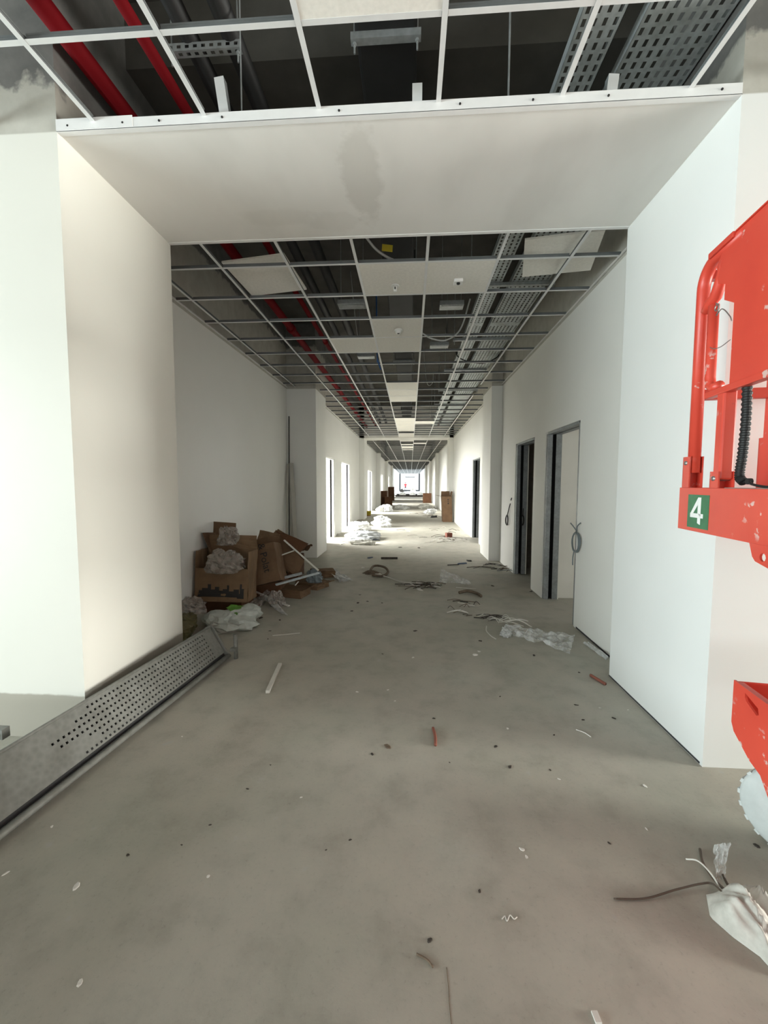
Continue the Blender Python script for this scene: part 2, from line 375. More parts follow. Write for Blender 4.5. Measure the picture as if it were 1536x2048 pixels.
# side rooms
for k, (ya, yb, rad) in enumerate(ROOMS_L):
    mb = MB().box(-5.0, -2.3, ya-.15, ya, 0, SLAB).box(-5.0, -2.3, yb, yb+.15, 0, SLAB)
    mb.box(-5.0, -4.8, ya, yb, 0, .6).box(-5.0, -4.8, ya, yb, 2.9, SLAB)
    struct(mb.build('wall_room_left', 'room'), 'daylit room wall beyond a left doorway')
mb = MB().box(1.95, 5.0, 5.46, 5.60, 0, SLAB).box(1.95, 5.0, 3.22, 3.30, 0, SLAB).box(4.95, 5.05, 3.3, 5.5, 0, .8).box(4.95, 5.05, 3.3, 5.5, 2.4, SLAB)
struct(mb.build('wall_room_right', 'room'), 'cream partition seen through the nearest right doorway')
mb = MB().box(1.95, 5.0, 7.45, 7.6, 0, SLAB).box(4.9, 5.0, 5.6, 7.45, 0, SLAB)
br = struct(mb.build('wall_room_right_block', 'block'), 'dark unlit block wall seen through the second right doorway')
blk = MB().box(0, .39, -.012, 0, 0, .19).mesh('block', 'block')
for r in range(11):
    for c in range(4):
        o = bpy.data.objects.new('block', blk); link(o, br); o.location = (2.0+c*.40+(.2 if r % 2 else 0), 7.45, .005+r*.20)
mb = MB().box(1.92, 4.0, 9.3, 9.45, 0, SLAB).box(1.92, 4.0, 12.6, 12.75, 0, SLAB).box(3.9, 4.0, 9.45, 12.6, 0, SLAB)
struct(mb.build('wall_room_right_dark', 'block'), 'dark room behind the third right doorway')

# door openings: metal stud linings with a slot painted dark for its shade
def door_lining(idx, xin, sgn, da, db, h, label):
    e = empty('door_%d' % idx, (xin, (da+db)/2, 0)); struct(e, label); W = (db-da)/2
    def part(name, *b, mat='stud' if sgn > 0 else 'white_plastic'):  # left studs made white for the daylight burning out their steel
        x0, x1 = sorted((b[0]*sgn, b[1]*sgn)); return MB().box(x0, x1, *b[2:]).build(name, mat, e)
    for s in (-1, 1):
        y0, y1 = sorted((s*W, s*(W-.06)))
        part('jamb_stud', .012, .072, y0, y1, 0, h-.02)
        part('jamb_stud', .112, .185, y0, y1, 0, h-.02)
        yy0, yy1 = sorted((s*(W), s*(W-.004)))
        part('shaded_stud_web', .072, .112, yy0, yy1, 0, h-.02, mat='void'); part('slot_shade_lining', .069, .0722, y0, y1, 0, h-.02, mat='void'); part('slot_shade_lining', .1118, .115, y0, y1, 0, h-.02, mat='void')  # black lining puts the shade of the stud hollow into the slot
        part('board_edge', .186, .2, y0, y1, 0, h-.02, mat='room')
    part('head_track', .012, .072, -W+.06, W-.06, h-.03, h)
    part('head_track', .112, .185, -W+.06, W-.06, h-.03, h)
n = 0
for da, db in DR: n += 1; door_lining(n, S1R, 1, da, db, 2.155, ['open doorway nearest on the right, lined with galvanised studs', 'second open doorway on the right with a dark room behind'][n-1])
for da, db in DR2: n += 1; door_lining(n, S2R, 1, da, db, 2.16, 'open doorway on the right past the white pier')
for (da, db), lb in zip(DL2+DL3+DL4, ['first bright doorway on the left', 'second bright doorway on the left, wider', 'third bright doorway on the left', 'fourth bright doorway on the left', 'fifth bright doorway on the left', 'last bright doorway on the left']):
    n += 1; door_lining(n, S2L, -1, da, db, 2.17, lb)

# trims: angles along the soffit edges and the walls
def angle(idx, x0, x1, y, label, near=True):
    e = empty('trim_%d' % idx, ((x0+x1)/2, y, ZS)); struct(e, label); L = (x1-x0)/2; s = -1 if near else 1
    a, b = sorted((s*.003, 0)); MB().box(-L, L, a, b, -.004, .048 if near else .02).build('upright_leg', 'trim', e)
    a, b = sorted((s*.003, -s*.026)); MB().box(-L, L, a, b, -.005, -.001).build('bottom_leg', 'trim', e)
    if near:
        sm = MB().lathe([(.0055, -.004), (.0055, 0)], (0, 0, 0), 10, 'y').mesh('screw', 'screw')
        for px in (135, 245, 318, 444, 678, 920, 1066, 1217, 1444):
            p = at(px, 247-(px-115)*.0495, 1, YN-.004)
            if x0 < p.x < x1:
                o = bpy.data.objects.new('screw', sm); link(o, e); o.location = (p.x-(x0+x1)/2, -.003, .022)
        MB().box(-L, -L+.42, -.006, -.003, .002, .056).build('lap_piece', 'trim', e)
angle(1, PL, PR, YN, 'white screwed angle along the near edge of the plaster soffit')
angle(2, PL, PR, YF, 'thin white bead along the far edge of the plaster soffit', False)
k = 3
for (x, s, y0, y1) in ((S1L, 1, YF, P2a), (S1R, -1, YF, 8.05), (S2L, 1, P2b, 16.85), (S2R, -1, 9.0, 16.85), (S2L, 1, 17.85, 34), (S2R, -1, 17.85, 34), (S2L, 1, 35, YEND), (S2R, -1, 35, YEND)):
    a, b = sorted((x, x+s*.022)); c, d = sorted((x, x+s*.003))
    struct(MB().box(a, b, y0, y1, ZG-.006, ZG-.003).box(c, d, y0, y1, ZG-.006, ZG+.02).build('trim_%d' % k, 'trim'), 'white wall angle along the ceiling line'); k += 1
# dark crack line where the right wall board stops short of the floor
struct(MB().box(PR-.003, PR+.0, YN+.02, YF, .004, .014).build('baseboard_right', 'darkgap'), 'dark open joint along the foot of the right wall end')
struct(MB().box(S1R-.003, S1R, 3.3, 4.3, .004, .02).build('baseboard_right_bay', 'darkgap'), 'dark open joint at the foot of the right wall')

# ------------------------------------------------------------------ ceiling grid
TEE = [(-.012, 0), (.012, 0), (.012, .0012), (.001, .0014), (.001, .024), (.0035, .025), (.0035, .032), (-.0035, .032), (-.0035, .025), (-.001, .024), (-.001, .0014), (-.012, .0012)]
def grid(label, xs, y0, y1, rows, xl, xr, per_cell=True):
    e = empty('ceiling_grid', (0, y0, ZG)); struct(e, label)
    def tee(L, ax, nm):
        me = MB().prism(TEE, 0, L, ax).mesh(nm, 'tee'); me.materials.append(M['teeweb'])
        for p in me.polygons:
            if len(p.vertices) == 4 and p.center.z > .003: p.material_index = 1
        return me
    mr = tee(y1-y0, 'y', 'main_runner')
    for x in xs:
        o = bpy.data.objects.new('main_runner', mr); link(o, e); o.location = (x, 0, -.0015)
    TEEX = [(p[0], p[1]) for p in TEE]
    cache = {}
    edges = [xl]+list(xs)+[xr]
    for y in rows:
        segs = [(edges[i]+.013 if i else edges[i]+.002, edges[i+1]-.013 if i < len(edges)-2 else edges[i+1]-.002) for i in range(len(edges)-1)] if per_cell else [(xl, xr)]
        for a, b in segs:
            L = round(b-a, 3)
            if L < .03: continue
            if L not in cache: cache[L] = tee(L, 'x', 'cross_tee')
            o = bpy.data.objects.new('cross_tee', cache[L]); link(o, e); o.location = (a, y-y0, 0)
    return e
grid('white steel ceiling grid over the front hall', [-1.675+.6*k for k in range(-4, 9)], -2.4, YN-.004, [1.8-.6*k for k in range(7)], -4.6, 3.6)
rowsA = [3.663+.6*k for k in range(22)]
grid('white steel ceiling grid over the first corridor bay', TX, YF+.002, P2a, [y for y in rowsA if y < 8.05], S1L, S1R)
grid('white steel ceiling grid between the white piers', TX[1:6], P2a, 9.06, [y for y in rowsA if 8.1 < y < 9.05], -1.87, 1.53)
grid('white steel ceiling grid over the middle bay', TX[1:], 9.06, 16.848, [y for y in rowsA if y > 9.05 and y < 16.8], S2L, S2R)
grid('distant white ceiling grid past the soffit band', TX[1:], 17.852, 34.0, [18.1+.6*k for k in range(26)], S2L, S2R, False)
grid('farthest white ceiling grid', TX[1:], 35, 80, [35.3+.6*k for k in range(74)], S2L, S2R, False)

# ceiling tiles
tile_me = MB().box(-.294, .294, -.294, .294, 0, .016).mesh('ceiling_tile', 'tile')
def tile(label, x, y, z=None, rot=(0, 0, 0), group=None):
    o = bpy.data.objects.new('ceiling_tile', tile_me); link(o); o.location = (x, y, ZG+.0018 if z is None else z); o.rotation_euler = rot
    tag(o, label, 'ceiling tile', group); return o
cx = {c: -1.675+.6*i+.3 for i, c in enumerate('abcdef')}
def ry(k): return 3.663+.6*k+.3
tile('pale ceiling tile in the hall grid at the very top of the picture', cx['c'], 1.5)
tile('ceiling tile carrying the small white spout sensor', cx['c'], ry(0))
tile('ceiling tile carrying the square white sensor', cx['d'], ry(0))
tile('ceiling tile carrying the round smoke detector', cx['c'], ry(2))
tile('blank ceiling tile right behind the smoke detector tile', cx['c'], ry(3))
tile('blank ceiling tile left of the one behind the smoke detector', cx['b'], ry(3))
for i, wd in zip((7, 8, 9), ('nearest', 'middle', 'farthest')): tile('pale ceiling tile, %s of the three joined in mid corridor' % wd, cx['c'], ry(i), group='group of three joined ceiling tiles')
for i, wd in zip((14, 15, 16, 17, 18), ('nearest', 'second', 'third', 'fourth', 'farthest')): tile('pale ceiling tile, %s of the farther joined row of five' % wd, cx['c'], ry(i), group='farther row of ceiling tiles')
tile('single pale ceiling tile right of the farther tile row', cx['d'], ry(15))
for i, wd in ((20, 'nearer'), (21, 'farther')): tile('pale ceiling tile, %s of the two right before the far soffit band' % wd, cx['c'], 3.663+.6*i+.3, group='tiles before the far soffit band')
for i, y in enumerate((18.4, 19.6, 20.2, 21.4, 22.0, 23.2)): tile('distant pale ceiling tile past the soffit band', cx['c'] if i != 1 else cx['d'], y, group='distant ceiling tiles')
tile('loose ceiling tile lying skewed on the grid at the left', -1.385, 3.99, ZG+.075, (R(-3.2), R(-2.5), R(-5)), None)
tile('loose ceiling tile lying turned across the grid bars at the right', 1.262, 3.755, ZG+.060, (R(-1.5), R(2.0), R(-13)), None)

# sensors under the tiles
def sensor_round(loc, label, r=.05):
    e = empty('smoke_detector', loc); tag(e, label, 'detector')
    MB().lathe([(r, 0), (r, -.012), (r*.92, -.016)], (0, 0, 0), 24).build('base', 'white_plastic', e, True)
    MB().lathe([(r*.70, -.016), (r*.68, -.038), (r*.5, -.046)], (0, 0, 0), 24).build('chamber', 'white_plastic', e, True)
    MB().lathe([(r*.3, -.046), (r*.28, -.049)], (0, 0, 0), 12).build('sensor_window', 'ink', e)
sensor_round((-.162, 5.2, ZG), 'round white smoke detector under a ceiling tile')
e = empty('spout_sensor', (-.16, 4.07, ZG)); tag(e, 'small white spout sensor under the left of two tiles', 'sensor')
MB().lathe([(.04, 0), (.038, -.006)], (0, 0, 0), 20).build('rose', 'white_plastic', e)
MB().lathe([(.018, -.006), (.018, -.05), (.013, -.056)], (0, 0, 0), 14).build('spout', 'white_plastic', e, True)
MB().box(-.006, .006, -.0195, -.0165, -.042, -.018).build('slot', 'ink', e)
e = empty('square_sensor', (.43, 4.0, ZG)); tag(e, 'square white box sensor under the right of two tiles', 'sensor')
MB().box(-.042, .042, -.042, .042, -.03, 0).build('housing', 'white_plastic', e, bevel=.006)
MB().lathe([(.017, -.03), (.015, -.042)], (0, -.012, 0), 14).build('lens', 'ink', e, True)

# ------------------------------------------------------------------ services above the grid
def pipe(x, z, r, y0, y1, mat, label, couplings, kind='pipe', name='sprinkler_pipe'):
    e = empty(name, (x, y0, z)); tag(e, label, kind)
    MB().tube([(0, 0, 0), (0, y1-y0, 0)], r, 18).build('pipe_run', mat, e, True)
    for c in couplings:
        MB().lathe([(r*1.02, c-.05), (r*1.3, c-.045), (r*1.3, c+.045), (r*1.02, c+.05)], (0, 0, 0), 18, 'y').build('coupling', mat, e, True)
pipe(-1.79, 3.80, .05, -3, 16.8, 'redpipe', 'thick red sprinkler pipe running above the grid at the left', (4.9, 9.2, 13.2))
pipe(-1.40, 3.80, .031, -3, 16.8, 'redpipe', 'thinner red sprinkler pipe beside the thick one', (6.1, 9.8, 14))
pipe(-1.25, 3.985, .05, -3, 16.8, 'black', 'black insulated pipe left of its twin above the perforated bracket', (), name='insulated_pipe')
pipe(-1.01, 3.985, .055, -3, 16.8, 'black', 'black insulated pipe right of its twin above the perforated bracket', (), name='insulated_pipe')
e = empty('air_duct', (-.15, 1.9, 3.96)); tag(e, 'flat black insulated air duct along the middle of the ceiling void', 'duct')
MB().box(-.17, .17, 0, 14.8, 0, .18).build('duct_body', 'black', e, bevel=.02)
for y in (3.0, 6.0, 9.0, 12.0): MB().box(-.19, .19, y-.02, y+.02, -.015, .195).build('flange', 'black', e)

def tray(x0, x1, y0, y1, z, nslot, label, yslot):
    """perforated tray: real slots near the camera"""
    e = empty('cable_tray', ((x0+x1)/2, y0, z)); tag(e, label, 'cable tray'); W = (x1-x0)/2
    vs = []; fs = []
    pitch = .058; ny = int((yslot-y0)/pitch); cw = 2*W/nslot; sw = .0095; sl = .018
    mbx = MB()
    for j in range(ny):
        for i in range(nslot):
            cx_ = -W+(i+.5)*cw+(0); cy_ = (j+.5)*pitch
            o = [(-cw/2, -pitch/2), (cw/2, -pitch/2), (cw/2, pitch/2), (-cw/2, pitch/2)]
            n_ = [(-sw, -sl), (sw, -sl), (sw, sl), (-sw, sl)]
            pts = [(cx_+a, cy_+b, 0) for a, b in o+n_]
            mbx.add(pts, [(0, 1, 5, 4), (1, 2, 6, 5), (2, 3, 7, 6), (3, 0, 4, 7)])
    mbx.build('perforated_bottom', 'tray', e)
    MB().box(-W, W, ny*pitch, y1-y0, 0, .0015).build('far_bottom', 'tray', e)
    for s in (-1, 1):
        a, b = sorted((s*W, s*(W-.002))); MB().box(a, b, 0, y1-y0, 0, .055).build('side_rail', 'tray', e)
    for k in range(1, int((y1-y0)/2.4)):
        MB().box(-W, W, k*2.4-.06, k*2.4+.06, -.003, -.0005).build('splice_plate', 'tray', e)
tray(.82, 1.03, -1, 16.8, 3.80, 4, 'narrow perforated cable tray above the right of the grid', 11)
tray(1.13, 1.55, -1, 16.8, 3.80, 8, 'wide perforated cable tray next to the right wall', 11)
def trapeze(x0, x1, y, z, label, perforated=False):
    e = empty('trapeze_hanger', ((x0+x1)/2, y, z)); tag(e, label, 'hanger', 'trapeze hangers above the grid'); W = (x1-x0)/2
    if perforated:
        mbx = MB(); n_ = 9; cw = 2*W/n_
        for face in ('bottom', 'front'):
            for i in range(n_):
                cx_ = -W+(i+.5)*cw
                o = [(-cw/2, -.0205), (cw/2, -.0205), (cw/2, .0205), (-cw/2, .0205)]; q = [(-.011, -.008), (.011, -.008), (.011, .008), (-.011, .008)]
                pts = [((cx_+a, b, 0) if face == 'bottom' else (cx_+a, -.0205, b+.0205)) for a, b in o+q]
                mbx.add(pts, [(0, 1, 5, 4), (1, 2, 6, 5), (2, 3, 7, 6), (3, 0, 4, 7)])
        mbx.build('channel', 'galv', e)
    else:
        MB().box(-W, W, -.02, .02, -.002, 0).box(-W, W, -.02, -.018, 0, .035).box(-W, W, .018, .02, 0, .035).build('channel', 'galv', e)
    for s in (-1, 1):
        MB().tube([(s*(W-.02), 0, -.06), (s*(W-.02), 0, SLAB-z)], .005, 8).build('threaded_rod', 'galv', e)
        MB().lathe([(.011, -.018), (.011, -.006)], (s*(W-.02), 0, 0), 6).build('nut', 'galv', e)
for y in (4.95, 6.75, 8.5, 10.3, 12.1, 13.9, 15.7): trapeze(.66, 1.62 if not 8 < y < 9 else 1.5, y, 3.762, 'plain steel trapeze hanger carrying the cable trays')
trapeze(-1.375, -.955, 2.40, 3.90, 'perforated steel trapeze hanger carrying the black pipes', True)
trapeze(-.345, .04, 2.42, 3.925, 'steel trapeze hanger under the front of the black duct')
for y in (5.2, 8.4, 11.6): trapeze(-.37, .07, y, 3.925, 'steel trapeze hanger under the black duct deeper in')
# metal stud ends standing on the soffit edge
for x, h, lean, lb in ((-.98, .20, 8, 'left'), (.02, .11, 0, 'middle'), (.97, .10, -6, 'right')):
    e = empty('stud_hanger', (x, YN+.06, ZS+.05), (R(0), R(-lean), 0)); tag(e, 'bright steel stud end above the front soffit, %s of three' % lb, 'steel stud', 'stud ends above the front soffit')
    MB().box(-.025, .025, -.032, -.03, 0, h).build('web', 'tee', e)
    for s in (-1, 1):
        a, b = sorted((s*.025, s*.0235)); MB().box(a, b, -.03, .01, 0, h).build('flange', 'galv', e)
e = empty('hanger_rod', (-.905, 2.26, ZS+.05)); tag(e, 'thin hanging rod above the front soffit', 'rod'); MB().tube([(0, 0, 0), (0, 0, SLAB-ZS-.05)], .004, 8).build('rod', 'galv', e)
e = empty('hanger_rod', (.49, 2.3, ZS+.05)); tag(e, 'thin hanging rod above the soffit right of centre', 'rod'); MB().tube([(0, 0, 0), (0, 0, SLAB-ZS-.05)], .005, 8).build('rod', 'galv', e)

def curve_pts(P, n=10):                                   # Catmull-Rom through points
    P = [Vector(p) for p in P]; Q = [P[0]*2-P[1]]+P+[P[-1]*2-P[-2]]; out = []
    for i in range(1, len(Q)-2):
        for k in range(n):
            t = k/n; a, b, c, d = Q[i-1:i+3]
            out.append(.5*((2*b)+(c-a)*t+(2*a-5*b+4*c-d)*t*t+(3*b-a-3*c+d)*t**3))
    out.append(P[-1]); return out
def cable(name, pts, r, mat, label, cat='cable', n=10, seg=7, group=None):
    pts = [Vector(p) for p in pts]; o0 = pts[0].copy()
    o = MB().tube([p-o0 for p in curve_pts(pts, n)], r, seg).build(name, mat, None, True); o.location = o0
    return tag(o, label, cat, group)
cable('conduit', [(-.47, 3.36, 4.0), (-.44, 3.50, 3.66), (-.34, 3.62, 3.52), (-.20, 3.72, 3.46), (-.05, 3.8, 3.45)], .011, 'cablew', 'pale conduit curling over the tile with the yellow tag')
e = MB().box(-.045, .045, -.002, .002, -.032, .032).build('yellow_tag', 'yellow'); e.location = (-.21, 3.61, 3.485); e.rotation_euler = (R(-14), R(4), R(8)); tag(e, 'yellow paper tag on the pale conduit', 'tag')
cable('conduit', [(.14, 5.40, 3.41), (.26, 5.42, 3.35), (.45, 5.45, 3.34), (.62, 5.40, 3.46), (.72, 5.3, 3.78)], .010, 'cablew', 'pale conduit loop sagging below the grid near the trays')
cable('cable', [(-.52, 6.3, 4.6), (-.51, 6.35, 3.75), (-.52, 6.4, 3.46), (-.49, 6.45, 3.36)], .004, 'cablew', 'thin cable hanging into the grid left of the tiles')
cable('cable', [(-.53, 6.28, 4.6), (-.52, 6.38, 3.45), (-.515, 6.42, 3.40), (-.50, 6.46, 3.34), (-.475, 6.52, 3.27)], .011, 'blue', 'short blue sleeved cable end hanging through the grid')
cable('cable', [(.80, 7.6, 3.86), (.84, 7.64, 3.78), (1.0, 7.7, 3.72), (1.3, 7.75, 3.69), (1.54, 7.72, 3.78), (1.58, 7.7, 3.86)], .010, 'black', 'black cable sagging under the trays')
cable('cable', [(-.9, 6.2, 4.6), (-.8, 6.3, 3.66), (-.66, 6.35, 3.52), (-.6, 6.5, 3.60)], .006, 'cablew', 'pale cable end dangling above the grid left of centre')
cable('cable', [(.2, 8.3, 4.6), (.3, 8.35, 3.55), (.42, 8.4, 3.5), (.44, 8.4, 3.7)], .006, 'cablew', 'small pale cable loop above the grid right of the tile group')
for i, (x, y, wd) in enumerate(((-.75, 5.3, .35), (.45, 6.9, .3), (-.8, 7.4, .3), (.5, 5.4, .3))):
    e = empty('junction_box', (x, y, 3.72)); tag(e, ['grey box hung above the grid left of the smoke detector', 'grey box hung above the grid right of the tiles', 'grey box hung over the grid left of centre, deeper in', 'flat grey box hung above the sagging conduit'][i], 'junction box')
    MB().box(-wd/2, wd/2, -.08, .08, 0, .06).build('box_body', 'galv', e, bevel=.006); MB().box(-wd/2+.02, wd/2-.02, -.06, .06, -.006, 0).build('lid', 'galv', e)
    for s in (-1, 1): MB().tube([(s*wd*.4, 0, .06), (s*wd*.4, 0, SLAB-3.72)], .003, 6).build('rod', 'galv', e)

# ------------------------------------------------------------------ scissor lift at the right
LP = Vector((1.344, 2.141, 0)); LA = R(7.5)
lift = empty('scissor_lift', LP, (0, 0, -LA)); tag(lift, 'scuffed red scissor lift marked 4, cut off by the right edge', 'scissor lift')
# local axes: -y runs along the side towards the camera, +x to the right
def lb(name, t0, t1, s0, s1, z0, z1, mat='lift', bevel=.004, parent=None): return MB().box(t0, t1, -s1, -s0, z0, z1).build(name, mat, parent or lift, bevel=bevel)
LW, LL = .76, 1.75
# chassis with a bevelled nose
prof = [(-.488, .73), (-LL, .73), (-LL, .30), (-.80, .30), (-.66, .46), (-.60, .475), (-.505, .53), (-.488, .56)]
hole = [(-.556, .712), (-.628, .690), (-.634, .668), (-.622, .660), (-.565, .683), (-.556, .694)]
def plate_with_hole(x0, x1, outer, inner):
    bm = bmesh.new(); vo = [bm.verts.new((x0, a, b)) for a, b in outer]; vi = [bm.verts.new((x0, a, b)) for a, b in inner]
    eds = [bm.edges.new((L[i], L[(i+1) % len(L)])) for L in (vo, vi) for i in range(len(L))]
    bmesh.ops.triangle_fill(bm, use_beauty=True, edges=eds)
    ext = bmesh.ops.extrude_face_region(bm, geom=bm.faces[:]); bmesh.ops.translate(bm, verts=[v for v in ext['geom'] if isinstance(v, bmesh.types.BMVert)], vec=(x1-x0, 0, 0))
    bmesh.ops.recalc_face_normals(bm, faces=bm.faces); me = bpy.data.meshes.new('chassis_side'); bm.to_mesh(me); bm.free(); me.materials.append(M['lift']); return me
cm = plate_with_hole(0, .008, prof, hole)
for x in (0, LW-.008):
    o = bpy.data.objects.new('chassis_side', cm); link(o, lift); o.location = (x, 0, 0)
lb('chassis_end', .008, LW-.008, .488, .496, .56, .728); lb('chassis_floor', .008, LW-.008, .70, LL, .33, .345)
lb('chassis_end', .008, LW-.008, LL-.008, LL, .33, .73)
lb('chassis_rim', .008, .030, .496, LL-.01, .715, .728)
def wheel(t, s, steer=0):
    e = empty('wheel', (t, -s, .172), (0, 0, R(steer)), parent=lift)
    prof_ = [(.05, -.045), (.155, -.047), (.166, -.038), (.17, -.02), (.17, .02), (.166, .038), (.155, .047), (.05, .045)]
    ty = MB().lathe(prof_, (0, 0, 0), 36, 'x').build('tyre', 'tyre', e, True)
    MB().lathe([(.055, -.046), (.05, -.052), (.03, -.054), (.02, -.065)], (0, 0, 0), 24, 'x').build('hub', 'steel', e)
    lug = MB().box(-.040, .040, -.010, .010, .160, .1722).mesh('tread_lug', 'tyre')
    for k in range(20):
        o = bpy.data.objects.new('tread_lug', lug); link(o, ty); o.rotation_euler = (k*math.pi/10, 0, 0)
for t in (.27, LW-.20): wheel(t, .44, 38)
for t in (.10, LW-.10): wheel(t, LL-.25)
# scissor stack
for k in range(3):
    for d in (-1, 1):
        a, b2 = (.64, 1.62) if d > 0 else (1.62, .64)
        z0 = .74+k*.17
        for x in ((.10, .14) if d > 0 else (.15, .19)),  ((.60, .64) if d > 0 else (.55, .59)):
            MB().prism([(-a, z0), (-a, z0+.06), (-b2, z0+.21), (-b2, z0+.15)], x[0], x[1], 'x').build('scissor_arm', 'lift', lift)
MB().tube([(.09, -1.13, .855), (.67, -1.13, .855)], .018, 12).build('pivot_pin', 'steel', lift, True)
# platform
ZT = 1.484
lb('toe_board', -.004, .004, 0, LL, 1.281, ZT, bevel=.002); lb('toe_board', LW-.008, LW, 0, LL, 1.281, ZT); lb('toe_board', .004, LW-.008, 0, .008, 1.281, ZT); lb('toe_board', .004, LW-.008, LL-.008, LL, 1.281, ZT)
lb('platform_deck', .004, LW-.008, .008, LL-.008, 1.31, 1.325, 'steel'); lb('toe_lip', -.004, .03, .36, LL, ZT, ZT+.003, 'steel', 0)
# bracket tab with a bolt hole
tabo = [(-.525, 1.281), (-.545, 1.232), (-.562, 1.217), (-.70, 1.19), (-.74, 1.281)]
tabh = [(-.60+.016*math.cos(a*math.pi/5), 1.238+.016*math.sin(a*math.pi/5)) for a in range(10)]
tm = plate_with_hole(0, .008, tabo, tabh); tm.name = 'bracket_tab'; o = bpy.data.objects.new('bracket_tab', tm); link(o, lift)
# posts: square tubes in channel sleeves
def post(t, s, w, z0, z1, nm='guard_post'): return lb(nm, t, t+w, s, s+w, z0, z1, bevel=.008)
def sleeve(t, s, w, z0, z1, parent=None):
    MB().box(t-.006, t, -s-w-.004, -s+.006, z0, z1).box(t-.006, t+w, -s+.0, -s+.006, z0, z1).box(t+w, t+w+.004, -s-w-.004, -s+.006, z0, z1).build('post_sleeve', 'lift', lift)
    MB().tube([(t-.012, -s-w/2, z1-.03), (t+w+.012, -s-w/2, z1-.03)], .010, 10).build('bolt', 'steel', lift, True)
P1 = MB(); rr = []
for k in range(9):
    a = k/8*math.pi/2; rr.append((.024, -(.062+.10*(1-math.cos(a))), 2.40+.10*math.sin(a)))
P1.tube([(.024, -.062, 1.555)]+rr+[(.024, -.36, 2.50)], .026, 12).build('corner_post', 'lift', lift, True)
sleeve(.0, .03, .05, ZT, 1.632)
MB().tube([(.026, -.150, 2.30), (.026, -.152, 1.98), (.026, -.160, 1.945), (.026, -.185, 1.930), (.026, -.23, 1.93)], .021, 12).build('gate_tube', 'lift', lift, True)
MB().tube([(.026, -.095, 2.29), (.026, -.12, 2.32), (.026, -.16, 2.33), (.026, -.205, 2.40), (.026, -.23, 2.46)], .024, 12).build('gate_tube', 'lift', lift, True)
post(.0, .262, .052, 1.52, 1.90); sleeve(.0, .262, .052, ZT, 1.555)
lb('mid_rail', -.004, .034, .174, LL, 1.882, 1.911); 
lb('end_rail', .05, LW-.02, .03, .065, 1.90, 1.948)
post(.325, .02, .06, 1.66, 2.48, 'end_post'); MB().box(.318, .324, -.09, -.01, ZT, 1.72).box(.318, .39, -.016, -.010, ZT, 1.72).build('post_sleeve', 'lift', lift)
post(LW-.06, .02, .05, ZT, 2.48, 'end_post'); post(LW-.06, LL-.07, .05, ZT, 2.48, 'end_post'); post(0, LL-.07, .05, ZT, 2.48)
lb('top_rail', LW-.05, LW, .03, LL, 2.46, 2.51); lb('end_rail', .05, LW-.02, .03, .07, 2.45, 2.49)
# side panel of folded sheet and its cap strip
pan = [(-.337, 1.911), (-.337, 2.235), (-.268, 2.275), (-.268, 2.34), (-.215, 2.365), (-.20, 2.44), (-.255, 2.515), (-LL+.05, 2.515), (-LL+.05, 1.911)]
MB().prism(pan, .004, .010, 'x').build('side_panel', 'lift', lift)
lb('panel_rim', .010, .045, .337, .340, 1.93, 2.235); lb('panel_rim', .010, .045, .268, .271, 2.275, 2.34)
lb('cap_strip', -.012, .045, .157, .33, 2.496, 2.520); lb('cap_strip', -.004, .045, .33, LL, 2.515, 2.521)
# corrugated hose and loose lead
hp = [Vector((.03, -.405+.0, 1.89)), Vector((.03, -.41, 1.75)), Vector((.03, -.402, 1.62)), Vector((.03, -.392, 1.535)), Vector((.03, -.42, 1.508))]
hc = curve_pts(hp, 28); MB().tube(hc, .017, 12, radii=[.0175 if (i // 2) % 2 else .0145 for i in range(len(hc))]).build('corrugated_hose', 'black', lift)
MB().tube(curve_pts([(.03, -.42, 1.508), (.028, -.45, 1.512), (.02, -.49, 1.500), (.02, -.58, 1.490), (.02, -.75, 1.489)], 8), .005, 8).build('lead', 'black', lift, True)
MB().lathe([(.012, -.008), (.012, .008)], (.03, -.452, 1.512), 12, 'x').build('cable_gland', 'black', lift)
# wire lanyard and pin at the gate
MB().tube(curve_pts([(.0, -.215, 2.285), (-.002, -.235, 2.27), (0, -.24, 2.245), (0, -.225, 2.228), (0, -.265, 2.24), (0, -.32, 2.19), (0, -.335, 2.165)], 8), .0022, 6).build('wire_lanyard', 'steel', lift, True)
MB().tube(curve_pts([(.0, -.19, 2.105), (0, -.22, 2.09), (0, -.27, 2.082), (0, -.335, 2.09)], 8), .0018, 6).build('wire_lanyard', 'steel', lift, True)
MB().tube([(0, -.225+.014*math.cos(a*math.pi/6), 2.262+.014*math.sin(a*math.pi/6)) for a in range(12)], .0025, 6, True).build('split_ring', 'steel', lift, True)
# number plate
MB().box(-.0052, -.004, -.262, -.088, 1.298, 1.452).build('number_sticker', 'green', lift, bevel=0)
num = [[(.175, 1.440), (.200, 1.440), (.200, 1.350), (.174, 1.366)], [(.175, 1.440), (.174, 1.405), (.135, 1.362), (.113, 1.362)], [(.113, 1.366), (.220, 1.366), (.220, 1.346), (.113, 1.346)], [(.175, 1.346), (.200, 1.346), (.200, 1.315), (.175, 1.322)]]
mbn = MB()
for q in num: mbn.add([(-.0056, -a, b) for a, b in q], [(0, 1, 2, 3)])
mbn.build('numeral_four', 'whiteink', lift)

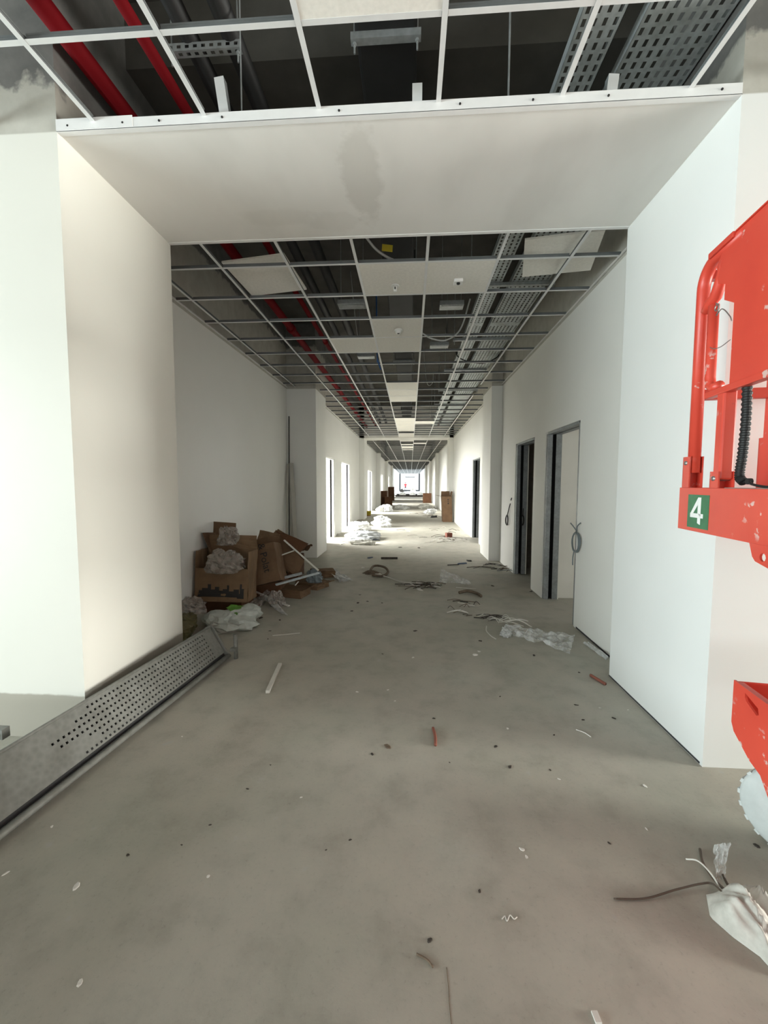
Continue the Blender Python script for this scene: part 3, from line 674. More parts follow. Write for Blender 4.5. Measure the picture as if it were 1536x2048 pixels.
# ------------------------------------------------------------------ scaffold deck at the left
dk0 = Vector((-1.530, 3.31, 0)); dk1 = Vector((-1.795, .33, 0))
ang = math.atan2(dk0.x-dk1.x, dk0.y-dk1.y); DL = (dk0-dk1).length
deck = empty('scaffold_deck', dk1, (0, 0, -ang)); tag(deck, 'grey perforated steel scaffold deck tipped against the left wall end', 'scaffold deck')
tilt = math.atan2(.262, .165); DW = .31
TM = Matrix.Rotation(-(math.pi-tilt), 4, 'Y')              # local x across the deck, going up and to the left
TM = Matrix(((-math.cos(tilt), 0, math.sin(tilt), 0), (0, 1, 0, 0), (math.sin(tilt), 0, math.cos(tilt), .03), (0, 0, 0, 1)))
def dpart(mbx, name, mat='deck', smooth=False):
    mbx.v = [tuple(TM @ Vector(p)) for p in mbx.v]; return mbx.build(name, mat, deck, smooth)
mbx = MB(); pitch = .030; nx = 7; cw = (DW-.075)/nx
y_plain0, y_plain1 = 1.02, 1.62
for j in range(int(DL/pitch)):
    for i in range(nx):
        c0 = .050+(i+.5)*cw; c1 = (j+.5)*pitch; off = pitch*.25*(1 if i % 2 else -1)
        o = [(c0-cw/2, c1-pitch/2), (c0+cw/2, c1-pitch/2), (c0+cw/2, c1+pitch/2), (c0-cw/2, c1+pitch/2)]
        if c1 < 1.62+.12*math.sin(i*1.3) or c1 > DL-.14:
            mbx.add([(a, b, 0) for a, b in o], [(0, 1, 2, 3)]); continue
        q = [(c0-.006, c1-.0065), (c0+.006, c1-.0065), (c0+.006, c1+.0065), (c0-.006, c1+.0065)]
        mbx.add([(a, b, 0) for a, b in o]+[(a, b, .0) for a, b in q]+[(a, b, -.006) for a, b in q], [(0, 1, 5, 4), (1, 2, 6, 5), (2, 3, 7, 6), (3, 0, 4, 7), (4, 5, 9, 8), (5, 6, 10, 9), (6, 7, 11, 10), (7, 4, 8, 11)])
dpart(mbx, 'perforated_panel'); dpart(MB().box(.025, DW-.025, 0, DL, -.048, -.044), 'hole_shade_sheet', 'darkgap'); dpart(MB().box(.025, .050, 0, DL, -.030, -.022), 'channel_shade_strip', 'darkgap')  # dark sheet and strip added for shade behind the holes and in the channel
dpart(MB().box(.0, .025, 0, DL, -.05, .0), 'lower_rail'); dpart(MB().box(DW-.025, DW, 0, DL, -.05, .0), 'upper_rail')
dpart(MB().tube([(.006, 0, .004), (.006, DL, .004)], .017, 10), 'rail_lip', smooth=True); dpart(MB().tube([(DW-.008, 0, .004), (DW-.008, DL, .004)], .009, 10), 'rail_lip', smooth=True)
dpart(MB().box(-.005, DW+.005, DL-.012, DL+.004, -.055, .012), 'end_cap'); dpart(MB().box(-.005, DW+.005, -.004, .012, -.055, .012), 'end_cap')
hk = MB()
for xx in (.02, DW-.06): hk.box(xx, xx+.04, DL, DL+.06, -.045, -.035)
dpart(hk, 'hook_claw')
MB().tube([(.045, DL+.03, .0), (.045, DL+.03, .21)], .017, 12).build('end_tube', 'deck', deck, True)
MB().box(.02, .07, DL-.02, DL+.02, .08, .105).build('lock_clip', 'deck', deck)
e = empty('scaffold_coupler', (-1.99, 1.80, 0)); tag(e, 'bit of grey pipe bracket behind the scaffold deck', 'bracket')
MB().tube([(-.25, -.06, .27), (0, 0, .275)], .016, 10).build('tube', 'deck', e, True); MB().box(-.03, .02, -.01, .03, .25, .30).build('clip', 'deck', e); MB().tube([(-.2, -.05, 0), (-.2, -.05, .27)], .012, 8).build('leg', 'deck', e, True)

# ------------------------------------------------------------------ cardboard, film, sacks
def patch_pt(c, u, v, amp, seed, k=3.0):
    p = (c[0]*(1-u)+c[1]*u)*(1-v)+(c[3]*(1-u)+c[2]*u)*v
    nrm = (c[1]-c[0]).cross(c[3]-c[0]).normalized()
    return p+nrm*amp*(noise.noise(Vector((u*k+seed, v*k-seed*1.7, seed*.37)))+.5*noise.noise(Vector((u*k*2.3-seed, v*k*2.3, seed))))
def patch(mbx, c, n_, amp, seed, k=3.0):
    c = [Vector(p) for p in c]; vs = [patch_pt(c, i/n_, j/n_, amp, seed, k) for j in range(n_+1) for i in range(n_+1)]
    fs = [(j*(n_+1)+i, j*(n_+1)+i+1, (j+1)*(n_+1)+i+1, (j+1)*(n_+1)+i) for j in range(n_) for i in range(n_)]
    mbx.add(vs, fs)
def solid(o, t):
    s = o.modifiers.new('thickness', 'SOLIDIFY'); s.thickness = t; s.offset = 0; return o
def carton(label, loc, size, rot, mat, flaps=(), amp=.012, group=None, seed=1.0, squash=(0, 0), top=False, cat='cardboard box', fh=1.0, centre=False):
    """open box, base at loc (centre of its base); flaps: (side, degrees from upright outwards, length)"""
    if centre: loc = Vector(loc)-Euler(rot).to_matrix() @ Vector((0, 0, size[2]/2))
    e = empty('cardboard_box', loc, rot); tag(e, label, cat, group); w2, d2, h = size[0]/2, size[1]/2, size[2]
    sx, sy = squash                                       # top leans by this much
    b = [Vector((-w2, -d2, 0)), Vector((w2, -d2, 0)), Vector((w2, d2, 0)), Vector((-w2, d2, 0))]
    t = [p+Vector((sx, sy, h)) for p in b]
    for k in range(4):
        mbx = MB(); k2 = (k+1) % 4; tk, tk2 = (t[k], t[k2]) if k else (b[k]+(t[k]-b[k])*fh, b[k2]+(t[k2]-b[k2])*fh)
        patch(mbx, (b[k], b[k2], tk2, tk), 7, amp, seed+k); solid(mbx.build('side_panel', mat, e), .005)
    mbx = MB(); patch(mbx, b, 4, amp*.3, seed+9); solid(mbx.build('bottom_panel', mat, e), .005)
    if top: mbx = MB(); patch(mbx, t, 6, amp, seed+11); solid(mbx.build('lid_panel', mat, e), .005)
    for (side, deg, L) in flaps:
        k = 'fRbL'.index(side); k2 = (k+1) % 4; p, q = t[k], t[k2]; out = (q-p).cross(Vector((0, 0, 1))).normalized()
        dv = out*math.sin(R(deg))*L+Vector((0, 0, math.cos(R(deg))*L)); ins = (q-p)*.03
        mbx = MB(); patch(mbx, (p, q, q+dv-ins, p+dv+ins), 6, amp*1.2, seed+20+k); solid(mbx.build('flap', mat, e), .005)
    return e, b, t
def sheet(name, label, cat, corners, mat, amp=.02, n_=12, k=4, seed=1.0, th=.004, group=None, smooth=False):
    c = [Vector(p) for p in corners]; o0 = sum(c, Vector())/4; o0.z = min(p.z for p in c); c = [p-o0 for p in c]
    mbx = MB(); patch(mbx, c, n_, amp, seed, k); o = mbx.build(name, mat, None, smooth); o.location = o0
    if th: solid(o, th)
    return tag(o, label, cat, group)
def heap(name, label, cat, c, rx, ry, h, mat, seed=1.0, n_=26, rot=0, rough=1.0, group=None):
    """crumpled heap: a lumpy height field closed to the floor with folds"""
    mbx = MB(); vs = []; rings = n_; seg = 44; sc_ = 2.6/max(rx, ry)
    def zz(x, y, f):
        q = Vector((x*sc_+seed*3.1, y*sc_-seed, seed)); q = q+Vector((noise.noise(q*.8), noise.noise(q*.8+Vector((7, 3, 1))), 0))*.7
        big = .5+.5*noise.noise(q*.7); r1 = 1-min(1, abs(noise.noise(q*1.5))*2.2); r2 = 1-min(1, abs(noise.noise(q*3.4+Vector((5, 2, 1))))*2.2)
        return h*max(.02, (1-f**2.4))*max(.12, .35+.55*big+rough*(.35*r1+.18*r2-.2))
    vs.append(Vector((0, 0, zz(0, 0, 0))))
    for i in range(1, rings+1):
        f = i/rings
        for k in range(seg):
            a = 2*math.pi*k/seg; e_ = 1+.38*noise.noise(Vector((math.cos(a)*1.4+seed, math.sin(a)*1.4, seed*2)))+.16*noise.noise(Vector((math.cos(a)*5+seed, math.sin(a)*5, seed)))
            x, y = rx*f*e_*math.cos(a), ry*f*e_*math.sin(a)
            vs.append(Vector((x, y, .001 if i == rings else max(.001, zz(x, y, f)))))
    fs = [(0, 1+k, 1+(k+1) % seg) for k in range(seg)]
    for i in range(rings-1):
        for k in range(seg): fs.append((1+i*seg+k, 1+(i+1)*seg+k, 1+(i+1)*seg+(k+1) % seg, 1+i*seg+(k+1) % seg))
    mbx.add(vs, fs); o = mbx.build(name, mat); o.location = c; o.rotation_euler = (0, 0, rot); return tag(o, label, cat, group)
def crumple(name, label, cat, c, rx, ry, rz, mat, seed=1.0, rot=0, rough=1.0, group=None, flat=True):
    """crumpled lump of film or sack: a folded, dented closed blob resting on its flat underside"""
    nu, nv = 30, 16; vs = []; fs = []
    for j in range(nv+1):
        th = math.pi*j/nv
        for i in range(nu):
            ph = 2*math.pi*i/nu; d = Vector((math.sin(th)*math.cos(ph), math.sin(th)*math.sin(ph), math.cos(th)))
            q = d*1.25+Vector((seed*2.3, seed*.7, -seed)); q = q+Vector((noise.noise(q*1.1), noise.noise(q*1.1+Vector((9, 1, 4))), noise.noise(q*1.1+Vector((2, 8, 5)))))*.8
            rdg = 1-min(1, abs(noise.noise(q*1.3))*2.6); rdg2 = 1-min(1, abs(noise.noise(q*2.9+Vector((3, 1, 7))))*2.4)
            r = .78+.34*noise.noise(q*.8)+rough*(.20*rdg-.16*rdg2+.02)
            p = Vector((d.x*rx, d.y*ry, d.z*rz))*r
            if flat: p.z = max(p.z, -rz*.42)
            vs.append(p)
    for j in range(nv):
        for i in range(nu): fs.append((j*nu+i, j*nu+(i+1) % nu, (j+1)*nu+(i+1) % nu, (j+1)*nu+i))
    zmin = min(p.z for p in vs); vs = [p-Vector((0, 0, zmin)) for p in vs]
    o = MB().add(vs, fs).build(name, mat); o.location = c; o.rotation_euler = (0, 0, rot); return tag(o, label, cat, group)
def bar(name, label, cat, p, q, w_, h_, mat, group=None, roll=0):
    p, q = Vector(p), Vector(q); d = q-p; L = d.length
    o = MB().box(-w_/2, w_/2, 0, L, -h_/2, h_/2).build(name, mat, None, bevel=min(w_, h_)*.15); o.location = p
    o.rotation_euler = (d.to_track_quat('Y', 'Z') @ Euler((0, roll, 0)).to_quaternion()).to_euler(); return tag(o, label, cat, group)
def profile(name, label, cat, p, q, w_, h_, mat, group=None, roll=0):          # light-gauge channel
    p, q = Vector(p), Vector(q); d = q-p; L = d.length
    o = MB().box(-w_/2, w_/2, 0, L, 0, .0015).box(-w_/2, -w_/2+.0015, 0, L, 0, h_).box(w_/2-.0015, w_/2, 0, L, 0, h_).build(name, mat); o.location = p
    o.rotation_euler = (d.to_track_quat('Y', 'Z') @ Euler((0, roll, 0)).to_quaternion()).to_euler(); return tag(o, label, cat, group)

# layer on the floor under the pile
crumple('cement_sack', 'white woven sack with a green print under the skyline box', 'sack', (-1.86, 4.10, 0), .34, .30, .16, 'sack', 3.1, rot=.6, rough=.5)
crumple('olive_bag', 'olive brown bag half hidden behind the scaffold deck', 'bag', (-2.21, 3.72, 0), .22, .30, .20, 'olive', 5.2, rough=.5)
sheet('sack_label', 'bright green printed flap lying on the white sack', 'sack flap', [at(452, 1216, 2, .17), at(474, 1230, 2, .16), at(490, 1212, 2, .19), at(462, 1209, 2, .20)], 'sackgreen', .012, 8, 3, 2.0)
crumple('plastic_film', 'clear crumpled film on the olive bag by the wall end', 'plastic film', (-2.24, 4.02, .17), .17, .14, .12, 'ragd', 8.3)
# front box with the skyline print
eA, bA, tA = carton('open brown box printed with a black city skyline, front of the pile', (-2.115, 4.53, .17), (.60, .28, .56), (R(-2), R(1.0), R(2)), 'card2', (('b', 10, .16),), .016, seed=2.2, squash=(.0, .03), fh=.66)
base = [bA[0], bA[1], bA[1]+(tA[1]-bA[1])*.66, bA[0]+(tA[0]-bA[0])*.66]
def print_on(e, c, amp, seed, rects, mat, name, n_=3, off=.0045):
    c = [Vector(p) for p in c]; nrm = (c[1]-c[0]).cross(c[3]-c[0]).normalized()
    for (u0, u1, v0, v1) in rects:
        mbx = MB(); vs = [patch_pt(c, u0+(u1-u0)*i/n_, v0+(v1-v0)*j/n_, amp, seed)+nrm*off for j in range(n_+1) for i in range(n_+1)]
        mbx.add(vs, [(j*(n_+1)+i, j*(n_+1)+i+1, (j+1)*(n_+1)+i+1, (j+1)*(n_+1)+i) for j in range(n_) for i in range(n_)])
        yield mbx
sky = [(.06, .93, .14, .25), (.08, .15, .25, .33), (.14, .25, .25, .40), (.25, .31, .25, .52), (.31, .38, .25, .36), (.38, .46, .25, .44), (.46, .53, .25, .33), (.53, .61, .25, .38), (.61, .65, .25, .50), (.65, .74, .25, .32), (.74, .84, .25, .38), (.855, .89, .20, .54), (.89, .93, .16, .40), (.80, .93, .10, .15)]
mbs = MB()
for mbx in print_on(eA, base, .016, 2.2, sky, 'ink', 'skyline_print', 4, .006): mbs.add(mbx.v, mbx.f)
mbs.build('skyline_print', 'ink', eA)
crumple('plastic_bag', 'clear crumpled bag bulging out of the skyline box', 'plastic bag', (-2.07, 4.44, .50), .25, .15, .19, 'ragd', 1.7, rough=1.2)
crumple('plastic_bag', 'brownish crumpled film bag on top of the pile against the upright card', 'plastic bag', (-2.15, 4.66, .78), .15, .12, .17, 'ragd', 6.1, rough=1.2)
sheet('cardboard_sheet', 'upright cardboard sheet sticking up behind the pile', 'cardboard', [at(397, 1130, 1, 4.90), at(470, 1130, 1, 4.90), at(472, 1046, 1, 4.96), at(397, 1041, 1, 4.96)], 'card', .006, 8, 2, 3.3, .006)
sheet('cardboard_sheet', 'cardboard sheet leaning on the wall at the left of the pile', 'cardboard', [(-2.30, 4.98, .30), (-2.30, 4.62, .62), (-2.42, 4.62, .92), (-2.42, 5.0, .88)], 'card', .008, 8, 2, 4.3, .006)
sheet('cardboard_flap', 'curled cardboard flap draped over the back of the pile', 'cardboard', [at(440, 1112, 1, 4.92), at(500, 1110, 1, 4.98), at(492, 1082, 1, 5.08), at(464, 1070, 1, 5.02)], 'card2', .02, 8, 2, 5.1, .006)
eB, bB, tB = carton('brown box with black lettering leaning in the middle of the pile', at(526, 1130, 1, 5.10), (.46, .30, .48), (R(-12), R(-13), R(3)), 'card', (('b', 20, .14), ('L', 50, .12)), .012, seed=5.2, top=True, centre=True)
fc = bpy.data.curves.new('lettering', 'FONT'); fc.body = '& Polat'; fc.size = .125; fc.align_x = 'CENTER'; fc.align_y = 'CENTER'
fo = bpy.data.objects.new('lettering_curve', fc); COL.objects.link(fo); dg = bpy.context.evaluated_depsgraph_get(); fm = bpy.data.meshes.new_from_object(fo.evaluated_get(dg)); bpy.data.objects.remove(fo)
fm.name = 'lettering'; fm.materials.clear(); fm.materials.append(M['ink']); o = bpy.data.objects.new('lettering', fm); link(o, eB); o.location = (.09, -.178, .31); o.rotation_euler = (R(90), R(86), 0)
eC, bC, tC = carton('big torn box lying tipped at the back of the pile', at(560, 1108, 1, 5.78), (.44, .36, .46), (R(-26), R(30), R(14)), 'card', (('b', 25, .18), ('R', 60, .14)), .02, seed=7.7, centre=True)
sheet('cardboard_sheet', 'dark brown cardboard flap at the top right of the pile', 'cardboard', [at(552, 1063, 1, 5.62), at(598, 1108, 1, 5.50), at(617, 1087, 1, 5.55), at(566, 1066, 1, 5.68)], 'card3', .012, 8, 2, 6.4, .006)
sheet('cardboard_sheet', 'bowed cardboard arching over the back of the pile', 'cardboard', [at(512, 1092, 1, 5.48), at(548, 1104, 1, 5.46), at(560, 1068, 1, 5.56), at(520, 1060, 1, 5.58)], 'card2', .03, 10, 2, 7.4, .006)
sheet('cardboard_sheet', 'flat brown cardboard below the white strips', 'cardboard', [at(556, 1122, 1, 5.40), at(592, 1154, 1, 5.36), at(609, 1122, 1, 5.44), at(585, 1099, 1, 5.47)], 'card', .008, 8, 2, 8.4, .006)
carton('flattened brown box lying on the floor in front of the pile', fl(572, 1196)+Vector((0, .16, 0)), (.48, .28, .10), (0, 0, R(-14)), 'card', (('R', 70, .10),), .012, seed=9.2, top=True)
carton('flattened pale box lying behind the first flat one', fl(618, 1180)+Vector((0, .18, 0)), (.40, .26, .09), (0, 0, R(-26)), 'card2', (('R', 80, .12),), .014, seed=10.2, top=True)
carton('low crushed box at the right foot of the pile', fl(640, 1158)+Vector((0, .2, 0)), (.36, .28, .10), (0, 0, R(20)), 'card2', (), .02, seed=11.2, top=True)
carton('crushed box buried under the lettered box', (-2.02, 5.42, 0), (.62, .46, .20), (0, 0, R(3)), 'card3', (), .012, seed=12.2, top=True)
carton('crushed box buried under the torn box', (-2.05, 6.42, 0), (.60, .48, .34), (0, 0, R(4)), 'card3', (), .012, seed=13.2, top=True)
carton('crushed box buried under the skyline box by the wall', (-2.16, 4.72, 0), (.44, .40, .15), (0, 0, R(2)), 'card3', (), .008, seed=14.2, top=True)
# strips and profiles
g = 'pale strips and profiles in the pile'
bar('pale_strip', 'long pale strip sloping down the right side of the pile', 'strip', at(568, 1080, 1, 5.36), at(637, 1141, 1, 5.30), .035, .012, 'strip', g)
bar('pale_strip', 'short pale strip across the torn box', 'strip', at(541, 1118, 1, 5.15), at(588, 1101, 1, 5.35), .03, .010, 'strip', g)
profile('steel_profile', 'shiny steel profile poking from the middle of the pile', 'steel profile', at(545, 1163, 1, 5.12), at(604, 1149, 1, 5.12), .045, .03, 'galv', g)
profile('steel_profile', 'dull steel profile lying under the shiny one', 'steel profile', at(552, 1171, 1, 5.04), at(638, 1147, 1, 5.4), .038, .02, 'tray', g)
bar('pale_strip', 'pale strip lying on the floor left of the flat box', 'strip', at(510, 1183, 2, .10), fl(578, 1212, .012), .035, .010, 'strip', g)
bar('pale_strip', 'small pale splinter under the steel profiles', 'strip', at(597, 1163, 1, 5.06), at(590, 1171, 1, 5.02), .012, .008, 'strip', g)
sheet('plastic_film', 'milky film trailing on the floor in front of the pile', 'plastic film', [fl(522, 1193, .05), fl(540, 1190, .06), fl(577, 1231, .006), fl(560, 1226, .006)], 'filmw', .015, 12, 4, 2.4, 0)
sheet('plastic_film', 'grey film spread between pile and flat boxes', 'plastic film', [fl(500, 1206, .08), fl(545, 1170, .12), fl(535, 1200, .03), fl(512, 1224, .01)], 'ragd', .03, 12, 4, 3.4, 0)
sheet('plastic_film', 'pale film sheet on the floor at the far right of the pile', 'plastic film', [fl(655, 1144, .06), fl(668, 1139, .05), fl(708, 1160, .006), fl(680, 1164, .006)], 'filmw', .03, 14, 4, 5.4, 0)
crumple('plastic_film', 'dark greenish film bunch at the right of the torn box', 'plastic film', (-1.36, 5.72, .02), .14, .12, .20, 'cable', 4.4)
crumple('plastic_film', 'grey film tucked beside the lettered box', 'plastic film', (-1.62, 4.86, 0), .11, .10, .14, 'ragd', 9.4)
# boards in the corner
bar('board', 'pale board leaning in the corner, front one of the bundle', 'board', (-2.16, 7.62, 0), (-2.355, 8.03, 1.90), .075, .018, 'board', 'boards leaning in the corner')
bar('board', 'pale board leaning in the corner, middle one of the bundle', 'board', (-2.27, 7.74, 0), (-2.385, 8.07, 1.89), .06, .015, 'board', 'boards leaning in the corner')
bar('board', 'darker board leaning in the corner against the side wall', 'board', (-2.37, 7.66, 0), (-2.418, 8.0, 1.88), .04, .02, 'board', 'boards leaning in the corner')
bar('rod', 'tall thin dark rod standing in the corner behind the boards', 'rod', (-2.425, 8.04, 0), (-2.405, 8.085, 2.82), .02, .02, 'rod')

# ------------------------------------------------------------------ cables on the right wall
def coil(name, label, c, r, turns, tails, mat='cable', th=.0045, nrm='x'):
    e = empty(name, c); tag(e, label, 'cable')
    pts = []
    for i in range(turns*18+1):
        a = i/18*2*math.pi; rr_ = r*(1+.06*math.sin(i*.9)); pts.append((-.004-.012*(i/(turns*18)), rr_*.95*math.sin(a)+.012*math.sin(i*.31), rr_*math.cos(a)))
    MB().tube(pts, th, 7).build('coil', mat, e, True)
    for t in tails: MB().tube(curve_pts(t, 6), th, 7).build('tail', mat, e, True)
coil('cable_coil', 'grey cable coil hanging at the near edge of the first right doorway', (1.715, 4.32, .90), .100, 4, [[(-.004, 0, .115), (-.02, .05, .16), (-.03, .10, .19)], [(-.004, 0, .115), (-.02, -.05, .17), (-.004, -.09, .21)], [(-.01, .04, -.11), (-.01, .06, -.17), (-.008, .065, -.25)]], th=.006)
coil('cable_coil', 'small dark cable loop hanging before the second right doorway', (1.715, 7.36, .86), .085, 2, [[(-.004, 0, .085), (-.004, -.12, .22), (-.004, -.2, .30)], [(-.004, -.24, .36), (-.004, -.28, .40)]], 'black', .008)
coil('cable_coil', 'dark cable coil hanging in the far jamb of the second right doorway', (1.86, 6.89, .90), .08, 3, [[(-.004, 0, .08), (-.004, -.01, .2)]], 'black', .006)

# ------------------------------------------------------------------ litter on the floor
bar('batten', 'single pale batten on the open floor', 'batten', fl(560, 1328, .012), fl(535, 1384, .012), .03, .022, 'strip')
def rod_bit(name, label, cat, p, q, r, mat, bend=.0, group=None):
    p, q = Vector(p), Vector(q); mid = (p+q)/2+Vector((bend, bend*.5, 0)); return cable(name, [p, mid, q], r, mat, label, cat, 5, 8, group)
rod_bit('conduit_offcut', 'red conduit offcut at the foot of the right wall end', 'offcut', fl(1181, 1350, .012), fl(1211, 1368, .012), .011, 'brick')
rod_bit('conduit_offcut', 'red-brown conduit offcut in the middle of the floor', 'offcut', fl(866, 1456, .009), fl(871, 1490, .009), .009, 'brick', .006)
rod_bit('wire_offcut', 'tan curved wire offcut near the bottom of the picture', 'offcut', fl(833, 1908, .004), fl(866, 1934, .004), .0035, 'scrapb', .006)
rod_bit('wire_offcut', 'pale thin wire offcut near the right wall', 'offcut', fl(1152, 1459, .004), fl(1182, 1474, .004), .003, 'scrapw', .01)
rod_bit('wire_offcut', 'pale wire on the floor in front of the scaffold deck end', 'offcut', fl(545, 1271, .003), fl(600, 1266, .003), .003, 'scrapw', -.01)
bar('pale_strip', 'short pale strip at the bottom edge of the picture', 'strip', fl(1188, 2022, .004), fl(1198, 2047, .004), .018, .006, 'scrapw')
cable('wire', [fl(1004, 1838, .004), fl(1010, 1832, .004), fl(1014, 1842, .004), fl(1020, 1830, .006), fl(1028, 1838, .004), fl(1034, 1834, .004)], .0018, 'scrapw', 'tiny zigzag of white wire near the bottom', 'offcut', 4)
def scrap(u, v, size, mat, label, group, seed=0, flat=.35, cat='scrap', el=1.6):
    p = fl(u, v); mbx = MB(); rnd = random.Random(u*31+v); n_ = 7; a0 = rnd.random()*6
    ring = [(size*el*math.cos(2*math.pi*k/n_)*(.6+.6*rnd.random()), size*math.sin(2*math.pi*k/n_)*(.6+.6*rnd.random())) for k in range(n_)]
    vs = [(x, y, .0005) for x, y in ring]+[(x*.8+size*.1, y*.8, size*flat*(.5+.8*rnd.random())) for x, y in ring]
    mbx.add(vs, [tuple(range(n_-1, -1, -1)), tuple(range(n_, 2*n_))]+[(k, (k+1) % n_, (k+1) % n_+n_, k+n_) for k in range(n_)])
    if label.endswith('bare concrete'):
        label += [', foreground', ', middle distance', ', far floor'][int(v < 1520)+int(v < 1240)]+[' left', ' centre', ' right'][int(u > 560)+int(u > 960)]
    o = mbx.build('floor_scrap', mat); o.location = p; o.rotation_euler = (0, 0, a0); return tag(o, label, cat, group)
DG = 'small dark scraps strewn on the floor'; DLB = 'small dark scrap lying on the bare concrete'
for (u, v, s) in [(541, 1530, .004), (256, 1710, .006), (959, 1783, .007), (860, 1881, .008), (992, 1493, .010), (867, 1437, .008), (744, 1508, .009), (899, 1525, .004), (765, 1308, .007), (716, 1206, .018), (735, 1203, .013), (704, 1222, .014), (764, 1206, .012), (720, 1190, .012), (830, 1262, .016), (960, 1282, .014), (1068, 1311, .012), (1020, 1534, .010), (1100, 1540, .006), (1152, 1410, .010), (1166, 1440, .008), (1228, 1437, .010), (1108, 1470, .007), (1000, 1393, .006), (495, 1578, .006), (420, 1650, .005), (363, 1690, .004), (1158, 1345, .008), (985, 1172, .022), (1062, 1183, .020), (1515, 1693, .010), (652, 1700, .004), (1218, 1686, .006), (700, 1680, .005), (540, 1262, .010), (536, 1278, .008), (560, 1240, .014), (522, 1236, .022), (800, 1095, .03), (838, 1096, .03)]:
    scrap(u, v, s, 'scrap', DLB, DG)
WG = 'small pale crumbs strewn on the floor'; WLB = 'small pale plaster crumb lying on the bare concrete'
for (u, v, s) in [(152, 1773, .011), (104, 1653, .006), (416, 1753, .006), (364, 1473, .006), (776, 1380, .008), (790, 1402, .007), (1118, 1558, .006), (1053, 1714, .006), (1044, 1699, .008), (826, 1315, .012), (714, 1384, .008), (1015, 1457, .007), (1290, 1572, .008), (1256, 1420, .006), (1293, 1658, .005), (602, 1595, .005), (160, 1965, .008), (10, 1748, .008), (950, 1310, .02), (958, 1303, .012), (930, 1182, .018), (925, 1222, .016), (1200, 1416, .006)]:
    scrap(u, v, s, 'scrapw', WLB, WG)
scrap(776, 1494, .016, 'scrapb', 'brown lump of dirt on the middle of the floor', None, cat='lump')
scrap(740, 1116, .06, 'bluescrap', 'dark blue scrap lying left of centre beyond the cable heap', None, flat=.2)
scrap(925, 1127, .07, 'bluescrap', 'blue scrap lying towards the right pier', None, flat=.2)
scrap(938, 1122, .05, 'ink', 'black lump beside the blue scrap at the right', None)
rod_bit('timber_offcut', 'dark flat offcut lying across the floor beyond the cable heap', 'offcut', fl(762, 1117, .01), fl(795, 1117, .01), .03, 'scrap')
rod_bit('wire_offcut', 'thin dark wire beside the blue scrap', 'offcut', fl(895, 1130, .01), fl(918, 1129, .01), .008, 'scrap')
# litter clusters: individual strips, scraps and cable ends
def cluster(prefix, pts, n_, spread, mats, lmin, lmax, label, group, rnd):
    for i in range(n_):
        u, v = rnd.choice(pts); p = fl(u+rnd.uniform(-spread, spread), v+rnd.uniform(-spread*.35, spread*.35)); a = rnd.uniform(-.7, .7)+(math.pi if rnd.random() < .5 else 0); L = rnd.uniform(lmin, lmax)
        d = Vector((math.cos(a), math.sin(a), 0))*L/2; bn = Vector((-math.sin(a), math.cos(a), 0))*rnd.uniform(-.25, .25)*L; z = rnd.uniform(.006, .05); mt = rnd.choice(mats)
        r = rnd.uniform(.003, .0065); cw_ = {'scrap': 'dark', 'black': 'black', 'scrapb': 'brown', 'scrapw': 'white', 'strip': 'pale', 'twig': 'brown', 'board': 'grey', 'cable': 'grey', 'bluescrap': 'blue'}[mt]; ln_ = 'short' if L < lmin+(lmax-lmin)*.4 else 'long'
        cable(prefix, [p-d+Vector((0, 0, r)), p+bn+Vector((0, 0, z)), p+d+Vector((0, 0, r))], r, mt, label.replace('thin', '%s %s' % (ln_, cw_)).replace('stray', '%s %s stray' % (ln_, cw_)).replace('distant dark', '%s %s distant' % (ln_, cw_)), 'offcut', 4, 6, group)
rnd = random.Random(3)
cluster('offcut', [(842, 1170), (865, 1176), (830, 1173), (858, 1168)], 22, 14, ['scrap', 'scrap', 'scrapb', 'scrapw', 'twig'], .12, .40, 'thin offcut in the heap of scraps in the middle of the corridor', 'heap of offcuts mid corridor', rnd)
cluster('offcut', [(925, 1208), (910, 1200), (940, 1210), (915, 1222), (930, 1230)], 16, 14, ['scrap', 'scrapb', 'board', 'scrapw'], .06, .22, 'thin offcut in the loose scatter right of centre', 'loose scatter of offcuts', rnd)
cluster('offcut', [(990, 1242), (1010, 1240), (980, 1236), (1030, 1246)], 16, 10, ['scrapw', 'strip', 'scrap', 'strip'], .10, .32, 'thin offcut in the heap at the end of the clear film', 'heap of offcuts by the clear film', rnd)
cluster('offcut', [(985, 1130), (1000, 1134), (965, 1132), (1015, 1140)], 20, 12, ['scrap', 'black', 'scrapb', 'scrapw', 'cable'], .15, .45, 'thin offcut in the heap at the foot of the right pier', 'heap of offcuts by the right pier', rnd)
cluster('offcut', [(880, 1080), (900, 1080), (920, 1081), (890, 1077)], 26, 14, ['scrapw', 'scrapw', 'scrapb', 'strip', 'scrap', 'scrapw'], .15, .5, 'thin offcut in the litter heap in the doorway light at the right', 'litter heap in the doorway light', rnd)
cluster('offcut', [(800, 1055), (830, 1062), (870, 1058), (905, 1062), (840, 1075), (925, 1066)], 12, 18, ['scrapw', 'scrapb', 'scrap'], .10, .35, 'stray offcut lying in the light of the doorways', 'stray offcuts in the doorway light', rnd)
cluster('offcut', [(700, 1086), (715, 1083), (730, 1086), (745, 1080)], 12, 10, ['scrapw', 'scrap', 'scrapb', 'bluescrap'], .15, .5, 'thin offcut at the foot of the white sheeting heap', 'offcuts by the white sheeting', rnd)
cluster('offcut', [(835, 1027), (850, 1028), (862, 1032)], 12, 10, ['scrap', 'scrapb', 'scrap'], .3, .8, 'distant dark offcut in the heap past the soffit band', 'distant dark offcuts', rnd)
